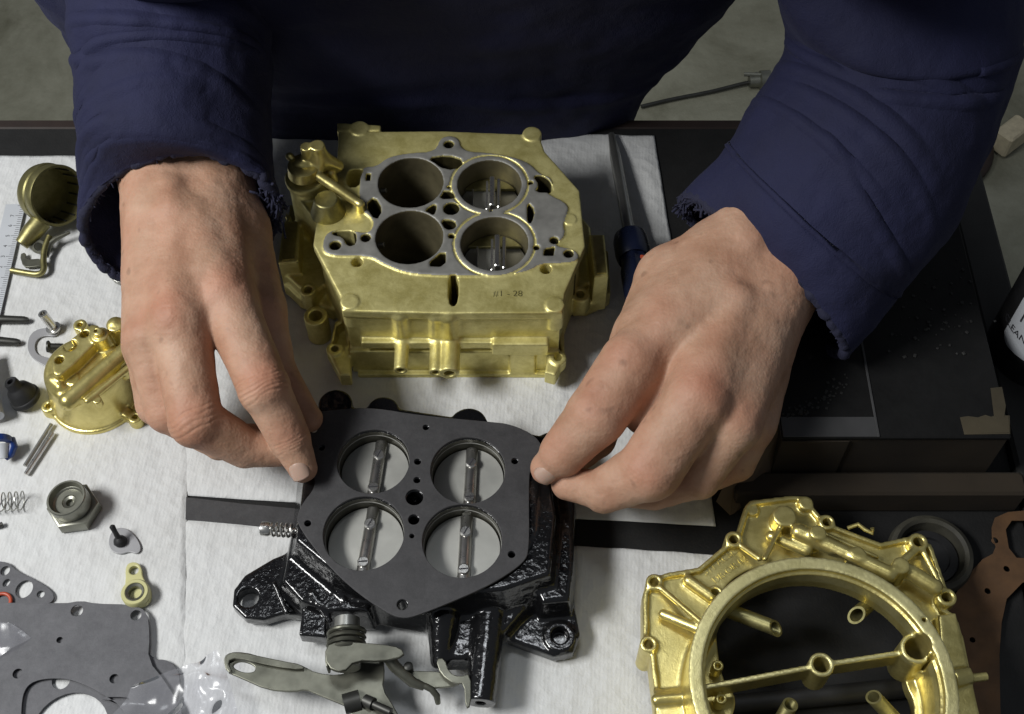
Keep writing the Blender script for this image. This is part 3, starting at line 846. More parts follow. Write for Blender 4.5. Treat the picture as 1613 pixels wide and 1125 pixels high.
crB = [(iP, iD - iM, (-.5, -.25, 0, .25, .5), .06, .045, 1.3, (-.2, -.3, .9)), (iD, iT - iP, (-.25, -.05, .15), .05, .05, 1.0, (-.2, -.4, .9)),
       (mP, (mD - mM), (-.5, -.28, -.06, .16, .38, .58), .055, .085, 1.4, (0, -.6, .8)),
       (iM + [0, 0, .8], (-.6, -.8, 0), (-.3, 0, .3), .06, .03, .8, (0, 0, 1))]
knB = [(iM + [0, 0, 1], 1.0, .7), (mM + [.1, 0, 1], 1.1, .85), (rM + [0, 0, 1], .9, .5), (iP + [0, 0, .9], 1.3, .5), (mP + [0, -.6, .6], 1.3, .55), (iD + [0, 0, .7], 1.0, .5), (iT, .8, .35), (J(1265, 405, 11), 1.6, .5)]
VhB, QhB, redB = hand(((-1.5, 15, 0.4), (23.5, 62, 15.8), .064), capsB, crB, knB, 47)
# the rest of the body inside the clothes, joined with the hands in one mesh
V3_, F3_ = merge([tube_vf([tuple(J(282, 60, 11.5)), tuple(J(290, -110, 17)), tuple(J(340, -240, 26)), (-18, BY1 + 8, 44)], [2.6, 3.0, 3.8, 5], 16),
                  tube_vf([tuple(J(1350, 205, 12.4)), tuple(J(1410, -40, 19)), tuple(J(1380, -190, 27)), (12, BY1 + 8, 44)], [2.6, 3.0, 3.8, 5], 16)])
q4 = np.array([f for f in F3_ if len(f) == 4])
VV = np.concatenate([VhA, VhB, np.array(V3_)]); QQ = np.concatenate([QhA, QhB + len(VhA), q4 + len(VhA) + len(VhB)])
body = npmesh('body', VV, QQ, 'skin', person, True, {'red': np.concatenate([redA, redB, np.zeros(len(V3_))])})

def nail(c, d, nrm, w, l):
    d = Vector(d).normalized(); nrm = Vector(nrm); nrm = (nrm - d * nrm.dot(d)).normalized(); s = d.cross(nrm); c = Vector(c)
    V, F = [], []; n, m_ = 14, 12
    for i in range(n + 1):
        for j in range(m_ + 1):
            u = (i / n) * 2 - 1; v = (j / m_) * 2 - 1
            # rounded square outline
            X = u * math.sqrt(max(1 - .35 * v * v, 0)); Y = v * math.sqrt(max(1 - .30 * u * u, 0))
            ang = X * .95
            V.append(tuple(c + s * (math.sin(ang) * w) + nrm * (math.cos(ang) * w - w + .03 - .05 * max(Y, 0) ** 2 - .05 * max(-Y, 0) ** 4 - .08 * abs(X) ** 6) + d * (Y * l)))
    for i in range(n):
        for j in range(m_): a = i * (m_ + 1) + j; F.append((a, a + 1, a + m_ + 2, a + m_ + 1))
    o = pymesh('fingernail', V, F, 'nail', body, True)
    md = o.modifiers.new('t', 'SOLIDIFY'); md.thickness = .0004
    return o
def nail_on(V, T, D, nrm, w, l):
    d = Vector(T - D).normalized(); nrm = Vector(nrm); nrm = (nrm - d * nrm.dot(d)).normalized()
    # find the skin along the nail normal
    c0 = Vector(T) - d * .05
    r = V - np.array(c0); t = r @ np.array(nrm); lat = np.linalg.norm(r - t[:, None] * np.array(nrm), axis=1)
    near = (lat < .15) & (t > 0); h = t[near].max() if near.any() else .8
    nail(c0 + nrm * (h + .015), d, nrm, w, l)
nail_on(VhA, J(477, 738, 4.95), J(458, 694, 5.9), (-.12, -.75, .62), .62, .48)
nail_on(VhB, J(860, 738, 5.2), J(886, 716, 6.0), (-.25, -.85, .3), .66, .42)
# ================================================================== GOLD MAIN CASTING
def C(px, py, rx, z, n=40):      # circle by picture centre and half width
    p = P(px, py, z); return p, rx / ppc(p)
ZT = 6.0
gb = thing('gold_carburettor_body', 'large gold main casting with four open bores and a grey machined top, between the hands', 'engine part', P(712, 340, 0))
outl = XY([(533, 207), (531, 250), (521, 300), (500, 340), (493, 386), (537, 470), (538, 490), (700, 494), (886, 493), (890, 462), (922, 388), (913, 300), (858, 238), (849, 212), (700, 206)], ZT)
gf = Field((-13.5, 32.5, -.2), (7.5, 58.5, 8.9), .068)
low = XY([(533, 215), (528, 262), (515, 330), (500, 388), (540, 470), (541, 487), (700, 490), (883, 489), (887, 462), (915, 388), (908, 302), (853, 242), (846, 220)], ZT)
gf.prism(low, .7, 5.7, 0, .12)
gf.prism(outl, 5.35, 6.0, .08, .10)
# front: ledge, base flange, ridges
def FX(px, z, y): return PY(px, 500, y)[0]
yf = P(712, 490, ZT)[1]                       # front face
xl, xr = P(541, 487, ZT)[0], P(883, 489, ZT)[0]
def rect(x0, x1, y0, y1): return np.array([(x0, y0), (x1, y0), (x1, y1), (x0, y1)])
gf.prism(rect(xl - .05, xr + .05, yf - .22, yf + 2), .15, 2.3, .1, .12)
gf.prism(rect(xl + .25, xr - .2, yf - .55, yf + 2), .05, .40, .08, .08)
gf.prism(rect(xl + .7, P(775, 550, 2.9)[0], yf - .32, yf + 1), 2.75, 3.35, .1, .1)
gf.prism(rect(P(775, 550, 2.9)[0], xr - .6, yf - .50, yf + 1), 2.35, 3.45, .1, .1)
gf.prism(rect(P(775, 550, 2.9)[0] + 1.0, P(790, 550, 2.9)[0] + 1.9, yf - .42, yf + 1), .1, 2.5, .15, .08)
for (px, w, rr, L) in ((633, .32, .42, 1.9), (688, .3, .42, 2.05), (709, .5, .60, 2.1)):
    x = P(px, 545, 3.1)[0]
    gf.cap((x, yf + .2, 3.1), (x, yf + .0, 5.4), w, w * .8, .35)
    gf.cyl((x, yf + .5, 3.05), (x, yf - L, 2.95), rr, rr * .92, .12, .06)
    gf.cyl((x, yf - L + .5, 2.95), (x, yf - L - .3, 2.95), rr * .5, None, 0, 0, True)
# corner screw pads on the top
for (px, py) in ((551, 476), (874, 481), (566, 203), (838, 212)):
    p, r_ = C(px, py, 15, ZT); gf.cyl((p[0], p[1], 4.2), (p[0], p[1], 6.09), r_, None, .06, .05)
gf.prism(XY([(531, 194), (600, 198), (600, 206), (531, 208)], ZT), 5.2, 6.05, .05, .05)
# lower bolt ears
for (px, py, rr, z0, z1) in ((527, 549, .48, 1.1, 2.0), (879, 563, .48, 1.1, 2.0), (497, 497, .68, .9, 2.2), (485, 456, .45, 1.2, 2.6), (914, 463, .55, 1.2, 2.6), (445, 345, .5, 1.0, 3.2)):
    p = P(px, py, z1); gf.cyl((p[0], p[1], z0 if rr < .6 else .1), (p[0], p[1], z1), rr, None, .15, .06)
gf.prism(XY([(527, 505), (548, 495), (552, 590), (535, 590), (517, 555)], 2.0), .8, 1.9, .15, .08)
gf.prism(XY([(872, 505), (888, 498), (890, 560), (875, 590), (858, 585)], 2.0), .8, 1.9, .15, .08)
gf.prism(XY([(530, 512), (542, 505), (546, 542), (524, 541)], 2.0), 1.0, 2.4, .05, .05, 0, True)
gf.prism(XY([(879, 515), (884, 552), (868, 552), (872, 515)], 2.0), 1.0, 2.4, .05, .05, 0, True)
# left side box, right side box, skirts
gf.prism(XY([(441, 352), (474, 345), (470, 412), (437, 414)], 3.6), .6, 3.6, .1, .08)
gf.prism(XY([(438, 405), (500, 380), (540, 470), (525, 490), (470, 470), (440, 440)], 1.4), .3, 1.5, .3, .2)
gf.prism(XY([(928, 369), (952, 369), (959, 434), (936, 436)], 4.2), .8, 4.2, .1, .1)
gf.prism(XY([(905, 390), (958, 395), (962, 462), (925, 480), (893, 480)], 1.6), .3, 1.7, .3, .2)
gf.prism(XY([(452, 320), (520, 330), (520, 440), (490, 470), (448, 430)], 2.4), .6, 2.4, .2, .2)
gf.prism(XY([(905, 330), (930, 360), (940, 440), (900, 470), (890, 420)], 2.0), .6, 2.2, .2, .2)
# left tower
tp = P(479, 268, 7.4)
gf.cyl((tp[0], tp[1], .8), (tp[0], tp[1], 6.5), 1.12, 1.02, .2, .1)
gf.cyl((tp[0], tp[1], 6.4), (tp[0], tp[1], 6.9), 1.18, 1.18, .06, .12)
gf.prism(XY([(470, 262), (540, 285), (530, 330), (495, 345), (462, 300)], 6.0), 2.2, 5.9, .2, .15)
# machined top pad
pad = chaikin(XY([(570, 262), (592, 262), (612, 246), (650, 240), (686, 238), (694, 214), (722, 214), (728, 238), (775, 240), (830, 252), (852, 275), (868, 278), (871, 298), (858, 303), (900, 322), (886, 348), (892, 372), (870, 386), (905, 392), (914, 405), (900, 414), (852, 414), (835, 426), (790, 434), (700, 434), (640, 430), (605, 416), (582, 402), (520, 403), (506, 392), (514, 362), (552, 362), (583, 368), (590, 345), (566, 330), (566, 285)], ZT + .12), 2)
gf.prism(pad, 5.6, 6.12, .03, .03)
BO = [(647, 287, 51), (645, 373, 53), (771, 290, 50), (779, 383, 53)]
for (px, py, rx) in BO:
    p, r_ = C(px, py, rx, ZT + .12); gf.cyl((p[0], p[1], -1), (p[0], p[1], 9), r_, None, 0, 0, True)
# groove round the right-hand pair
for (px, py, rx) in BO[2:]:
    p, r_ = C(px, py, rx, ZT + .12)
    poly = np.concatenate([ring_pts(p, r_ + .40, 60)])
    sl, X, Y, Z = gf.sub((p[0] - 3, p[1] - 3, 5.98), (p[0] + 3, p[1] + 3, 6.3), .1)
    rr = np.sqrt((X - p[0]) ** 2 + (Y - p[1]) ** 2)
    other = BO[3] if py == 290 else BO[2]; o_, ro = C(*other, ZT + .12)
    far = np.sqrt((X - o_[0]) ** 2 + (Y - o_[1]) ** 2) - ro - .45
    d = np.maximum(np.maximum(np.abs(rr - (r_ + .40)) - .055, 6.04 - Z), -far)
    gf.put(sl, d.astype(np.float32), 0, True)
def pocket(pts, depth=1.6, z=ZT + .12, sm=1):
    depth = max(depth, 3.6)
    poly = chaikin(XY(pts, z), sm)
    sl, X, Y, Z = gf.sub((poly[:, 0].min(), poly[:, 1].min(), z - depth), (poly[:, 0].max(), poly[:, 1].max(), z + .5), .4)
    d = np.maximum(poly2d(X[:, :, 0], Y[:, :, 0], poly)[:, :, None], (z - depth) - Z)
    for q in BO:      # leave a wall round each bore
        o_, ro = C(*q, ZT + .12); d = np.maximum(d, ro + .16 - np.sqrt((X - o_[0]) ** 2 + (Y - o_[1]) ** 2))
    gf.put(sl, d.astype(np.float32), .05, True)
pocket([(552, 264), (574, 265), (568, 276), (565, 292), (545, 292), (546, 272)], 4)
pocket([(577, 272), (584, 273), (583, 284), (576, 284)], 2, sm=0)
pocket([(839, 276), (855, 275), (868, 285), (872, 303), (842, 302), (850, 290)], 4)
pocket([(590, 308), (603, 330), (592, 348), (575, 322)], 3)
pocket([(673, 248), (705, 243), (733, 252), (716, 268), (690, 262)], 1.6)
pocket([(695, 300), (713, 300), (718, 312), (692, 313)], 3)
pocket([(693, 345), (717, 346), (719, 359), (702, 362)], 3)
pocket([(668, 330), (688, 318), (686, 336), (676, 341)], 2)
pocket([(669, 418), (702, 391), (702, 420)], 2)
pocket([(524, 363), (560, 361), (562, 384), (547, 388), (540, 372), (524, 370)], 4)
pocket([(830, 316), (843, 330), (838, 350), (831, 352)], 3)
pocket([(858, 391), (874, 388), (872, 402), (856, 402)], 2, sm=0)
pocket([(706, 434), (722, 434), (722, 474), (714, 484), (706, 476)], 2.4, ZT)
for (px, py, r_, dz) in ((711, 328, 12.5, 3), (707, 227, 8, 1), (528, 386, 9, 2), (576, 374, 8, 1), (562, 411, 9, 3), (860, 422, 9, 3), (896, 399, 8, 1), (845, 389, 5, 2), (873, 378, 7, 2), (711, 371, 5, 2), (836, 287, 4, 1),
                       (707, 294, 3, 1), (773, 331, 2.4, .5)):
    p, q = C(px, py, r_, ZT + .12); gf.cyl((p[0], p[1], 6.2 - dz), (p[0], p[1], 9), q, None, .03, 0, True)
for (px, py, z, r_) in ((527, 549, 2.0, .2), (879, 563, 2.0, .22), (497, 497, 2.2, .37), (485, 456, 2.6, .25), (914, 463, 2.6, .25), (445, 345, 3.2, .22)):
    p = P(px, py, z); gf.cyl((p[0], p[1], z - 1.6), (p[0], p[1], z + 1), r_, None, 0, 0, True)
for (px, py, r_) in ((897, 345, 11), (874, 340, 5), (880, 364, 5)):
    p, q = C(px, py, r_, ZT + .06); gf.cyl((p[0], p[1], 5.6), (p[0], p[1], 6.07), q, None, .02, .02)
V, Q = gf.nets(); n, fn = vnorm(V, Q)
V = V + n * (vnoise(V, 3.0, 5) * .012)[:, None]
cz = V[Q].mean(axis=1)
mi = np.zeros(len(Q), int)
mi[(cz[:, 2] > 6.075) & (poly2d(cz[:, 0], cz[:, 1], pad) < .02)] = 1
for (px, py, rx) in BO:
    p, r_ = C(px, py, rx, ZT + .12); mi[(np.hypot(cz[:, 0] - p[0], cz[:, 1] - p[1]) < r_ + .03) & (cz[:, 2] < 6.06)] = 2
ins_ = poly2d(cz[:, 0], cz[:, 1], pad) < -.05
mi[ins_ & (cz[:, 2] < 5.95) & (mi == 0)] = 3  # pocket and hole faces take the darker colour that paints in their shade
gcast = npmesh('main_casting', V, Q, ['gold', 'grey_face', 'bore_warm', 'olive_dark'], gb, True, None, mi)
print('gold', len(Q), time.time() - T0)
# bright flat pads on the side boxes
for pts, z in (([(447, 354), (470, 350), (464, 408), (444, 410)], 3.62), ([(933, 373), (949, 373), (954, 430), (940, 431)], 4.22)):
    plate('machined_pad', XY(pts, z), [], z - .05, z + .03, 'gold_bright', gb, .015)
# inside the right-hand bores: choke blades and shafts
for k, (px, py, rx) in enumerate(BO):
    p, r_ = C(px, py, rx, ZT + .12)
    if k >= 2:
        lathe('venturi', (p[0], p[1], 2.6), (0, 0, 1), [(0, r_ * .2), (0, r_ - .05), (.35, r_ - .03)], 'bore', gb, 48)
        sx = p[0] + .15
        yb = p[1] - r_ + .55
        for dx, wd, zt in ((0, .30, 5.8), (.38, .20, 5.6), (-.30, .14, 5.4)):
            box('booster_bar', (sx + dx, (yb + p[1] + .9) / 2, zt - .35), (wd, p[1] + .9 - yb, .7), 'bright_steel', gb, 0, .05)
        box('booster_vane', (sx - 1.15, p[1] - .35, 4.3), (.10, 2 * r_ - 1.5, 1.1), 'steel', gb, 0, .02)
        hw = r_ * .80
        tt = np.linspace(R(33), R(147), 24); seg = np.stack([p[0] + (r_ - .03) * np.cos(tt), p[1] + (r_ - .03) * np.sin(tt)], 1)
        plate('choke_shelf', seg, [], 4.3, 4.5, 'olive', gb, .04)
        plate('blade', ring_pts((p[0], p[1]), r_ - .06, 48), [], 4.1, 4.2, 'alu', gb, .02)
    else:
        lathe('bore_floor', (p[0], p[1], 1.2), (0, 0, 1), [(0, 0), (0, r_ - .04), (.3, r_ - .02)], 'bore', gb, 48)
        p2 = (p[0] - r_ * .86, p[1] + .15, 5.2)
        lathe('bore_nipple', p2, (1, -.1, .25), [(-.2, .16), (.12, .15), (.14, .10), (.02, .09)], 'steel', gb, 14)
# bell-crank linkage at the far left corner
lk = V3(P(480, 262, 7.6))
V_, F_ = merge([lathe_vf((tp[0], tp[1], 6.85), (0, 0, 1), [(0, .6), (.25, .66), (.32, .95), (.95, .88), (1.05, .7), (1.05, 0)], 28)])
pymesh('accelerator_cap', V_, F_, 'gold_bright', gb, True, 40)
a_, b_ = V3(P(487, 268, 7.5)), V3(P(567, 322, 6.5))
lf = Field((-13.5, 44, 5.9), (-8.0, 55, 10.3), .05)
lf.cap(a_, (a_ + b_) / 2, .26, .30, 0); lf.cap((a_ + b_) / 2, b_, .30, .24, 0); lf.cap(b_, b_ + V3((0, 0, -.5)), .26, .3, .1)
lf.cap(V3(P(470, 262, 7.6)), V3(P(500, 262, 7.6)), .42, .42, .2)
e1, e2 = V3(P(484, 240, 8.4)), V3(P(501, 236, 8.6))
lf.cyl(e1 - [0, 0, 1.2], e1 + [0, 0, .5], .38, .34, .2); lf.cyl(e2 - [0, 0, 1.4], e2 + [0, 0, .4], .46, .42, .2, .08)
lf.cap(e2 - [0, 0, .6], V3(P(532, 262, 6.8)), .5, .35, .3); lf.cap(e1 - [0, 0, .9], V3(P(478, 262, 7.6)), .4, .4, .3)
lf.cap(V3(P(456, 246, 7.9)), V3(P(462, 252, 7.7)), .22, .22, .2)
lf.cap(V3(P(520, 273, 6.7)), V3(P(524, 283, 6.2)), .3, .34, .2)
V, Q = lf.nets(); npmesh('bell_crank', V, Q, 'gold_bright', gb)
cb = P(517, 333, ZT)
V_, F_ = merge([lathe_vf((cb[0], cb[1], ZT - .1), (0, 0, 1), [(0, 1.0), (.1, 1.0), (1.15, .66), (1.2, .6), (1.2, 0)], 32)])
pymesh('tapered_plug', V_, F_, 'olive', gb, True, 30)
for q in ((497, 318, 6.6), (498, 328, 6.4), (494, 336, 6.2)):
    tube('clip_tooth', [P(q[0], q[1], q[2]), P(q[0] + 7, q[1] - 5, q[2] + .1)], .13, 'gold_bright', gb, 8)
bent_text('inked_mark', '#1 - 28', .55, 'olive', gcast, lambda x, y, z: (P(800, 463, 6.0)[0] + x, P(800, 463, 6.0)[1] + y, 6.0 + z), .006)

# ================================================================== BLACK THROTTLE BODY
tb = thing('black_throttle_body', 'glossy black painted throttle body with mounting ears under the dark gasket', 'engine part', P(660, 840, 0))
bf = Field((-16, 19.0, -.1), (5.5, 38, 4.3), .07)
GZ = 4.1
gk = XY([(478, 652), (540, 645), (590, 643), (660, 655), (770, 665), (806, 669), (846, 688), (858, 715), (835, 735), (833, 770), (834, 868), (825, 887), (790, 912), (745, 935), (660, 970), (632, 976), (603, 962), (560, 932), (515, 890), (470, 830), (468, 812), (479, 790), (492, 775), (498, 758), (488, 735), (474, 700)], GZ)
gks = chaikin(gk, 2)
bf.prism(chaikin(XY([(500, 660), (590, 650), (790, 668), (850, 690), (850, 740), (840, 870), (740, 930), (640, 965), (560, 925), (485, 830), (505, 770)], 4.0), 1), 2.9, 3.98, 0, .08)
base = XY([(470, 720), (520, 680), (780, 690), (880, 730), (900, 850), (890, 960), (800, 990), (700, 1000), (610, 985), (520, 960), (450, 900), (462, 800)], 1.0)
bf.prism(base, .6, 3.9, .25, .15, .28)
for (px, py, z, r_) in ((528, 636, 3.3, .98), (603, 646, 3.2, .92), (738, 668, 3.3, 1.08), (868, 702, 3.0, .9)):
    p = P(px, py, z); bf.cyl((p[0], p[1], .6), (p[0], p[1], z), r_, r_ * .94, .25, .12)
bf.prism(XY([(500, 640), (620, 640), (780, 665), (870, 690), (870, 720), (500, 700)], 3.2), 1.2, 3.1, .2, .15)
bf.prism(XY([(830, 700), (885, 700), (905, 730), (912, 800), (910, 900), (903, 955), (850, 960), (820, 900)], 2.6), .6, 2.9, .25, .22, .1)
bf.prism(XY([(780, 925), (895, 900), (914, 1000), (903, 1028), (872, 1034), (800, 1008)], 1.1), .25, 1.15, .2, .15)
p = P(882, 1000, 1.5); bf.cyl((p[0], p[1], .2), (p[0], p[1], 1.3), .85, .8, .15, .1); bf.cyl((p[0], p[1] + .1, .5), (p[0], p[1], 3), .42, None, .05, 0, True)
bf.prism(XY([(455, 870), (430, 880), (386, 906), (368, 930), (366, 955), (386, 974), (415, 977), (445, 968), (500, 970), (500, 880)], 1.1), .3, 1.15, .1, .12)
p = P(391, 941, 1.15); bf.cyl((p[0], p[1], -1), (p[0], p[1], 3), .52, None, .05, 0, True)
bf.prism(XY([(466, 812), (452, 850), (436, 930), (470, 968), (520, 985), (590, 985), (600, 960), (520, 890)], 1.4), .6, 2.3, .25, .15, .25)
bf.prism(XY([(479, 935), (516, 948), (513, 1004), (471, 1000)], 1.7), .7, 1.7, .08, .07)
for a_, b_, z0, z1 in (((470, 830), (555, 965), 3.6, 2.0), ((432, 920), (452, 965), 1.6, 1.5), ((492, 935), (520, 978), 2.2, 1.9)):
    bf.cap(P(a_[0], a_[1], z0), P(b_[0], b_[1], z1), .14, .14, .15)
bf.prism(XY([(665, 950), (800, 920), (860, 930), (800, 1000), (735, 1045), (700, 1045), (672, 1000)], 2.0), .8, 2.1, .25, .2, .15)
a_, b_ = V3(P(697, 975, 2.3)), V3(P(694, 1040, 1.7)); bf.cap(a_, b_, .78, .5, .2)
a_, b_ = V3(P(772, 950, 1.7)), V3(P(757, 1108, 1.7)); bf.cyl(a_, b_, .85, .74, .15, .05)
bf.cyl(b_ + (a_ - b_) * .2, b_ + (b_ - a_) * .3, .26, None, 0, 0, True)
# bores and holes down through the casting
TBO = [(588, 727, 57), (573, 840, 64), (737, 741, 59), (728, 852, 63)]
for (px, py, rx) in TBO:
    p, r_ = C(px, py, rx, GZ); bf.cyl((p[0], p[1], -2), (p[0], p[1], 6), r_ * .985, None, 0, 0, True)
HO = [(658, 728, 5.5), (657, 757, 5.5), (653, 784, 14), (652, 819, 9), (649, 845, 4), (671, 674, 5), (811, 727, 5.5), (806, 874, 6), (634, 953, 9), (485, 825, 5.5), (507, 706, 5), (495, 678, 5)]
for (px, py, rx) in HO:
    p, r_ = C(px, py, rx, GZ); bf.cyl((p[0], p[1], 1.6), (p[0], p[1], 6), r_ * .9, None, 0, 0, True)
for i in range(4):
    for px in (857, 866): bf.cap(P(px, 856 + i * 14, 2.92), P(px + 1, 858 + i * 14, 2.92), .10, .10, .02)
V, Q = bf.nets(); n, fn = vnorm(V, Q)
V = V + n * (vnoise(V, 3.5, 9) * .02)[:, None]
cz = V[Q].mean(axis=1); mi = np.zeros(len(Q), int)
for (px, py, rx) in TBO:
    p, r_ = C(px, py, rx, GZ); mi[(np.hypot(cz[:, 0] - p[0], cz[:, 1] - p[1]) < r_ + .01) & (cz[:, 2] < 3.95)] = 1
tcast = npmesh('throttle_casting', V, Q, ['black_paint', 'bore'], tb, True, None, mi)
print('black', len(Q), time.time() - T0)
pb = P(850, 822, 2.95)
box('side_label_plate', (pb[0], pb[1], 2.92), (.55, 1.15, .06), 'steel', tb, .05, .02)
# throttle blades and shafts
for (px, py, rx), lean in zip(TBO, (.09, .10, .03, .03)):
    p, r_ = C(px, py, rx, GZ); z0 = 2.95
    tl = Matrix.Translation(Vector((p[0], p[1], z0)) * CM) @ Matrix.Rotation(-.10, 4, 'Y')
    bl = plate('throttle_blade', ring_pts((0, 0), r_ * .955, 64), [], -.05, .05, 'alu', tb, .02, tl)
    bs_ = []; d = Vector((lean, 1, 0)).normalized(); cx = Vector((p[0] + .12, p[1], z0 + .16))
    sh = tube('throttle_shaft', [tuple(cx - d * (r_ + .1)), tuple(cx + d * (r_ - .25)), tuple(cx + d * (r_ - .2))], [.33, .33, .3], 'bright_steel', tb, 24)
    for s_ in (-.62, .42):
        c_ = cx + d * r_ * s_ + Vector((0, 0, .26))
        V_, F_ = merge([lathe_vf(c_, (0, 0, 1), [(0, .30), (.10, .30), (.15, .24), (.15, 0)], 20)])
        scw = pymesh('blade_screw', V_, F_, 'bright_steel', sh, True, 30)
        V_, F_ = box_vf((c_.x, c_.y, c_.z + .152), (.46, .07, .02), .7 + s_, .005); bs_.append((V_, F_))
    V_, F_ = merge(bs_); pymesh('screw_slots', V_, F_, 'ink', sh)
    bw = plate('bore_rim', ring_pts(p, r_ * 1.0, 56), [ring_pts(p, r_ * .97, 56)], 3.55, 3.62, 'grey_face', tb, .02)
# white adjusting screw with its spring, at the left of the casting
a_, b_ = Vector(P(412, 833, 2.4)), Vector(P(462, 836, 2.5)); d = (b_ - a_).normalized(); L = (b_ - a_).length
V_, F_ = lathe_vf(a_, d, [(0, 0), (0, .36), (.35, .38), (.5, .3), (.55, .14), (L + .6, .14), (L + .6, 0)], 18)
pymesh('idle_screw', V_, F_, 'bright_steel', tb, True, 35)
def helix(c0, axis, L, r, turns, n=14, ph=0):
    a = Vector(axis).normalized(); u = a.orthogonal().normalized(); w = a.cross(u)
    return [tuple(Vector(c0) + a * (L * i / (turns * n)) + (u * math.cos(2 * math.pi * i / n + ph) + w * math.sin(2 * math.pi * i / n + ph)) * r) for i in range(int(turns * n) + 1)]
tube('idle_spring', helix(a_ + d * .55, d, L - .5, .33, 4.6), .07, 'bright_steel', tb, 6)
# linkage at the near side
sa, sb = Vector(P(547, 975, 2.7)), Vector(P(543, 1062, 2.7))
V_, F_ = lathe_vf(sa, sb - sa, [(0, .5), (.0, .62), (.6, .64), (1.0, .64), (1.0, .5), (2.0, .5), (2.02, .78), (2.45, .76), (2.5, .7), (2.5, 0)], 28)
pymesh('throttle_shaft_end', V_, F_, 'steel', tb, True, 35)
tube('return_spring', helix(sa + (sb - sa).normalized() * .55, sb - sa, 1.15, .86, 4), .12, 'zinc', tb, 8)
def prof(name, pts, z, th, m, holes=(), parent=None, bev=.04, sm=1):
    return plate(name, chaikin(XY(pts, z), sm), [chaikin(XY(h, z), 2) for h in holes], z - th, z, m, parent or tb, bev)
# upright U bracket
prof('lever_bracket', [(512, 1018), (532, 1010), (600, 1014), (632, 1020), (638, 1034), (600, 1042), (560, 1040), (540, 1060), (514, 1050)], 3.55, .2, 'zinc')
prof('bracket_lip', [(512, 1018), (540, 1010), (540, 1014), (518, 1022), (518, 1050), (512, 1050)], 3.5, 1.0, 'zinc')
prof('throttle_lever', [(352, 1040), (356, 1030), (372, 1026), (400, 1030), (440, 1046), (452, 1043), (476, 1048), (498, 1060), (535, 1064), (556, 1052), (568, 1030), (604, 1034), (606, 1062), (602, 1084), (622, 1115), (640, 1150), (556, 1150), (552, 1115), (530, 1106), (500, 1094), (482, 1086), (462, 1090), (420, 1086), (380, 1068), (356, 1058)], 2.0, .22, 'zinc', [[(366, 1046), (380, 1040), (402, 1048), (402, 1058), (386, 1060), (370, 1054)]])
prof('lever_rim', [(353, 1034), (370, 1025), (440, 1040), (478, 1047), (478, 1056), (430, 1050), (372, 1036), (358, 1042), (366, 1058), (358, 1060)], 2.25, .3, 'zinc')
tube('lever_link', [P(606, 1026, 2.6), P(622, 1050, 2.4), P(650, 1075, 2.0), P(668, 1082, 1.8)], [.32, .3, .26, .2], 'zinc', tb, 12)
lathe('link_pin', P(606, 1030, 2.5), (0, -.3, 1), [(0, .34), (.5, .34), (.56, .26), (.56, 0)], 'steel', tb, 20)
prof('cam_plate', [(628, 1062), (642, 1056), (700, 1058), (725, 1070), (722, 1080), (690, 1084), (662, 1082), (640, 1078)], 1.9, .2, 'zinc')
lathe('cam_pin', P(644, 1053, 2.1), (0, 0, 1), [(-.3, .22), (.35, .22), (.4, .15), (.4, 0)], 'dark_metal', tb, 16)
tube('cam_hook', [P(668, 1080, 1.9), P(680, 1086, 1.8), P(688, 1096, 1.6), P(690, 1108, 1.2)], [.16, .17, .17, .13], 'zinc', tb, 10)
prof('stop_bracket', [(686, 1038), (700, 1036), (708, 1060), (724, 1066), (742, 1060), (742, 1112), (733, 1116), (731, 1075), (716, 1078), (694, 1062)], 2.3, .2, 'zinc')
lathe('link_bolt', P(585, 1108, 2.2), (1, -.5, .2), [(-.4, .3), (.1, .32), (.12, .2), (1.1, .2), (1.15, 0)], 'dark_metal', tb, 16)
lathe('link_bush', P(542, 1110, 2.0), (1, .3, 0), [(0, 0), (0, .5), (.8, .5), (.8, 0)], 'dark_metal', tb, 20)

# ---- gasket on top
hol = []
for (px, py, rx) in TBO:
    p, r_ = C(px, py, rx, GZ); hol.append(ring_pts(p, r_, 72))
for (px, py, rx) in HO:
    p, r_ = C(px, py, rx, GZ); hol.append(ring_pts(p, r_, 24))
gs = plate('carburettor_gasket', gks, hol, 4.02, 4.16, 'gasket', None, .025)
tag(gs, 'dark grey gasket with four large holes held on the black throttle body', 'gasket')

# ================================================================== PALE GOLD AIR HORN (near right)
ah = thing('gold_air_horn', 'gold upper casting with a large round ring opening at the lower right', 'engine part', P(1290, 1050, 0))
af = Field((4.5, 11.5, -.1), (24.8, 30.2, 6.3), .075)
RZ = 6.0
rc = P(1297, 1072, RZ); ro = 211 / ppc(rc)
print('ring centre', rc, ro)
BZ = 3.0
bas = XY([(1012, 938), (1022, 915), (1050, 905), (1098, 897), (1140, 862), (1158, 846), (1172, 800), (1180, 792), (1245, 784), (1268, 786), (1280, 802), (1300, 826), (1332, 838), (1385, 858), (1440, 846), (1466, 862), (1490, 930), (1486, 962), (1504, 972), (1516, 1010), (1540, 1130), (1560, 1240), (1010, 1240), (1034, 1130), (1022, 1030), (1012, 1005)], BZ)
af.prism(bas, 2.2, BZ, 0, .06)
# raised rim along the outline
sl, X, Y, Z = af.sub((bas[:, 0].min(), bas[:, 1].min(), 1.4), (bas[:, 0].max(), bas[:, 1].max(), 3.4), .3)
d2 = poly2d(X[:, :, 0], Y[:, :, 0], bas)[:, :, None]
af.put(sl, np.maximum(np.abs(d2 + .14) - .12, np.abs(Z - 2.4) - .9).astype(np.float32), .05, False)
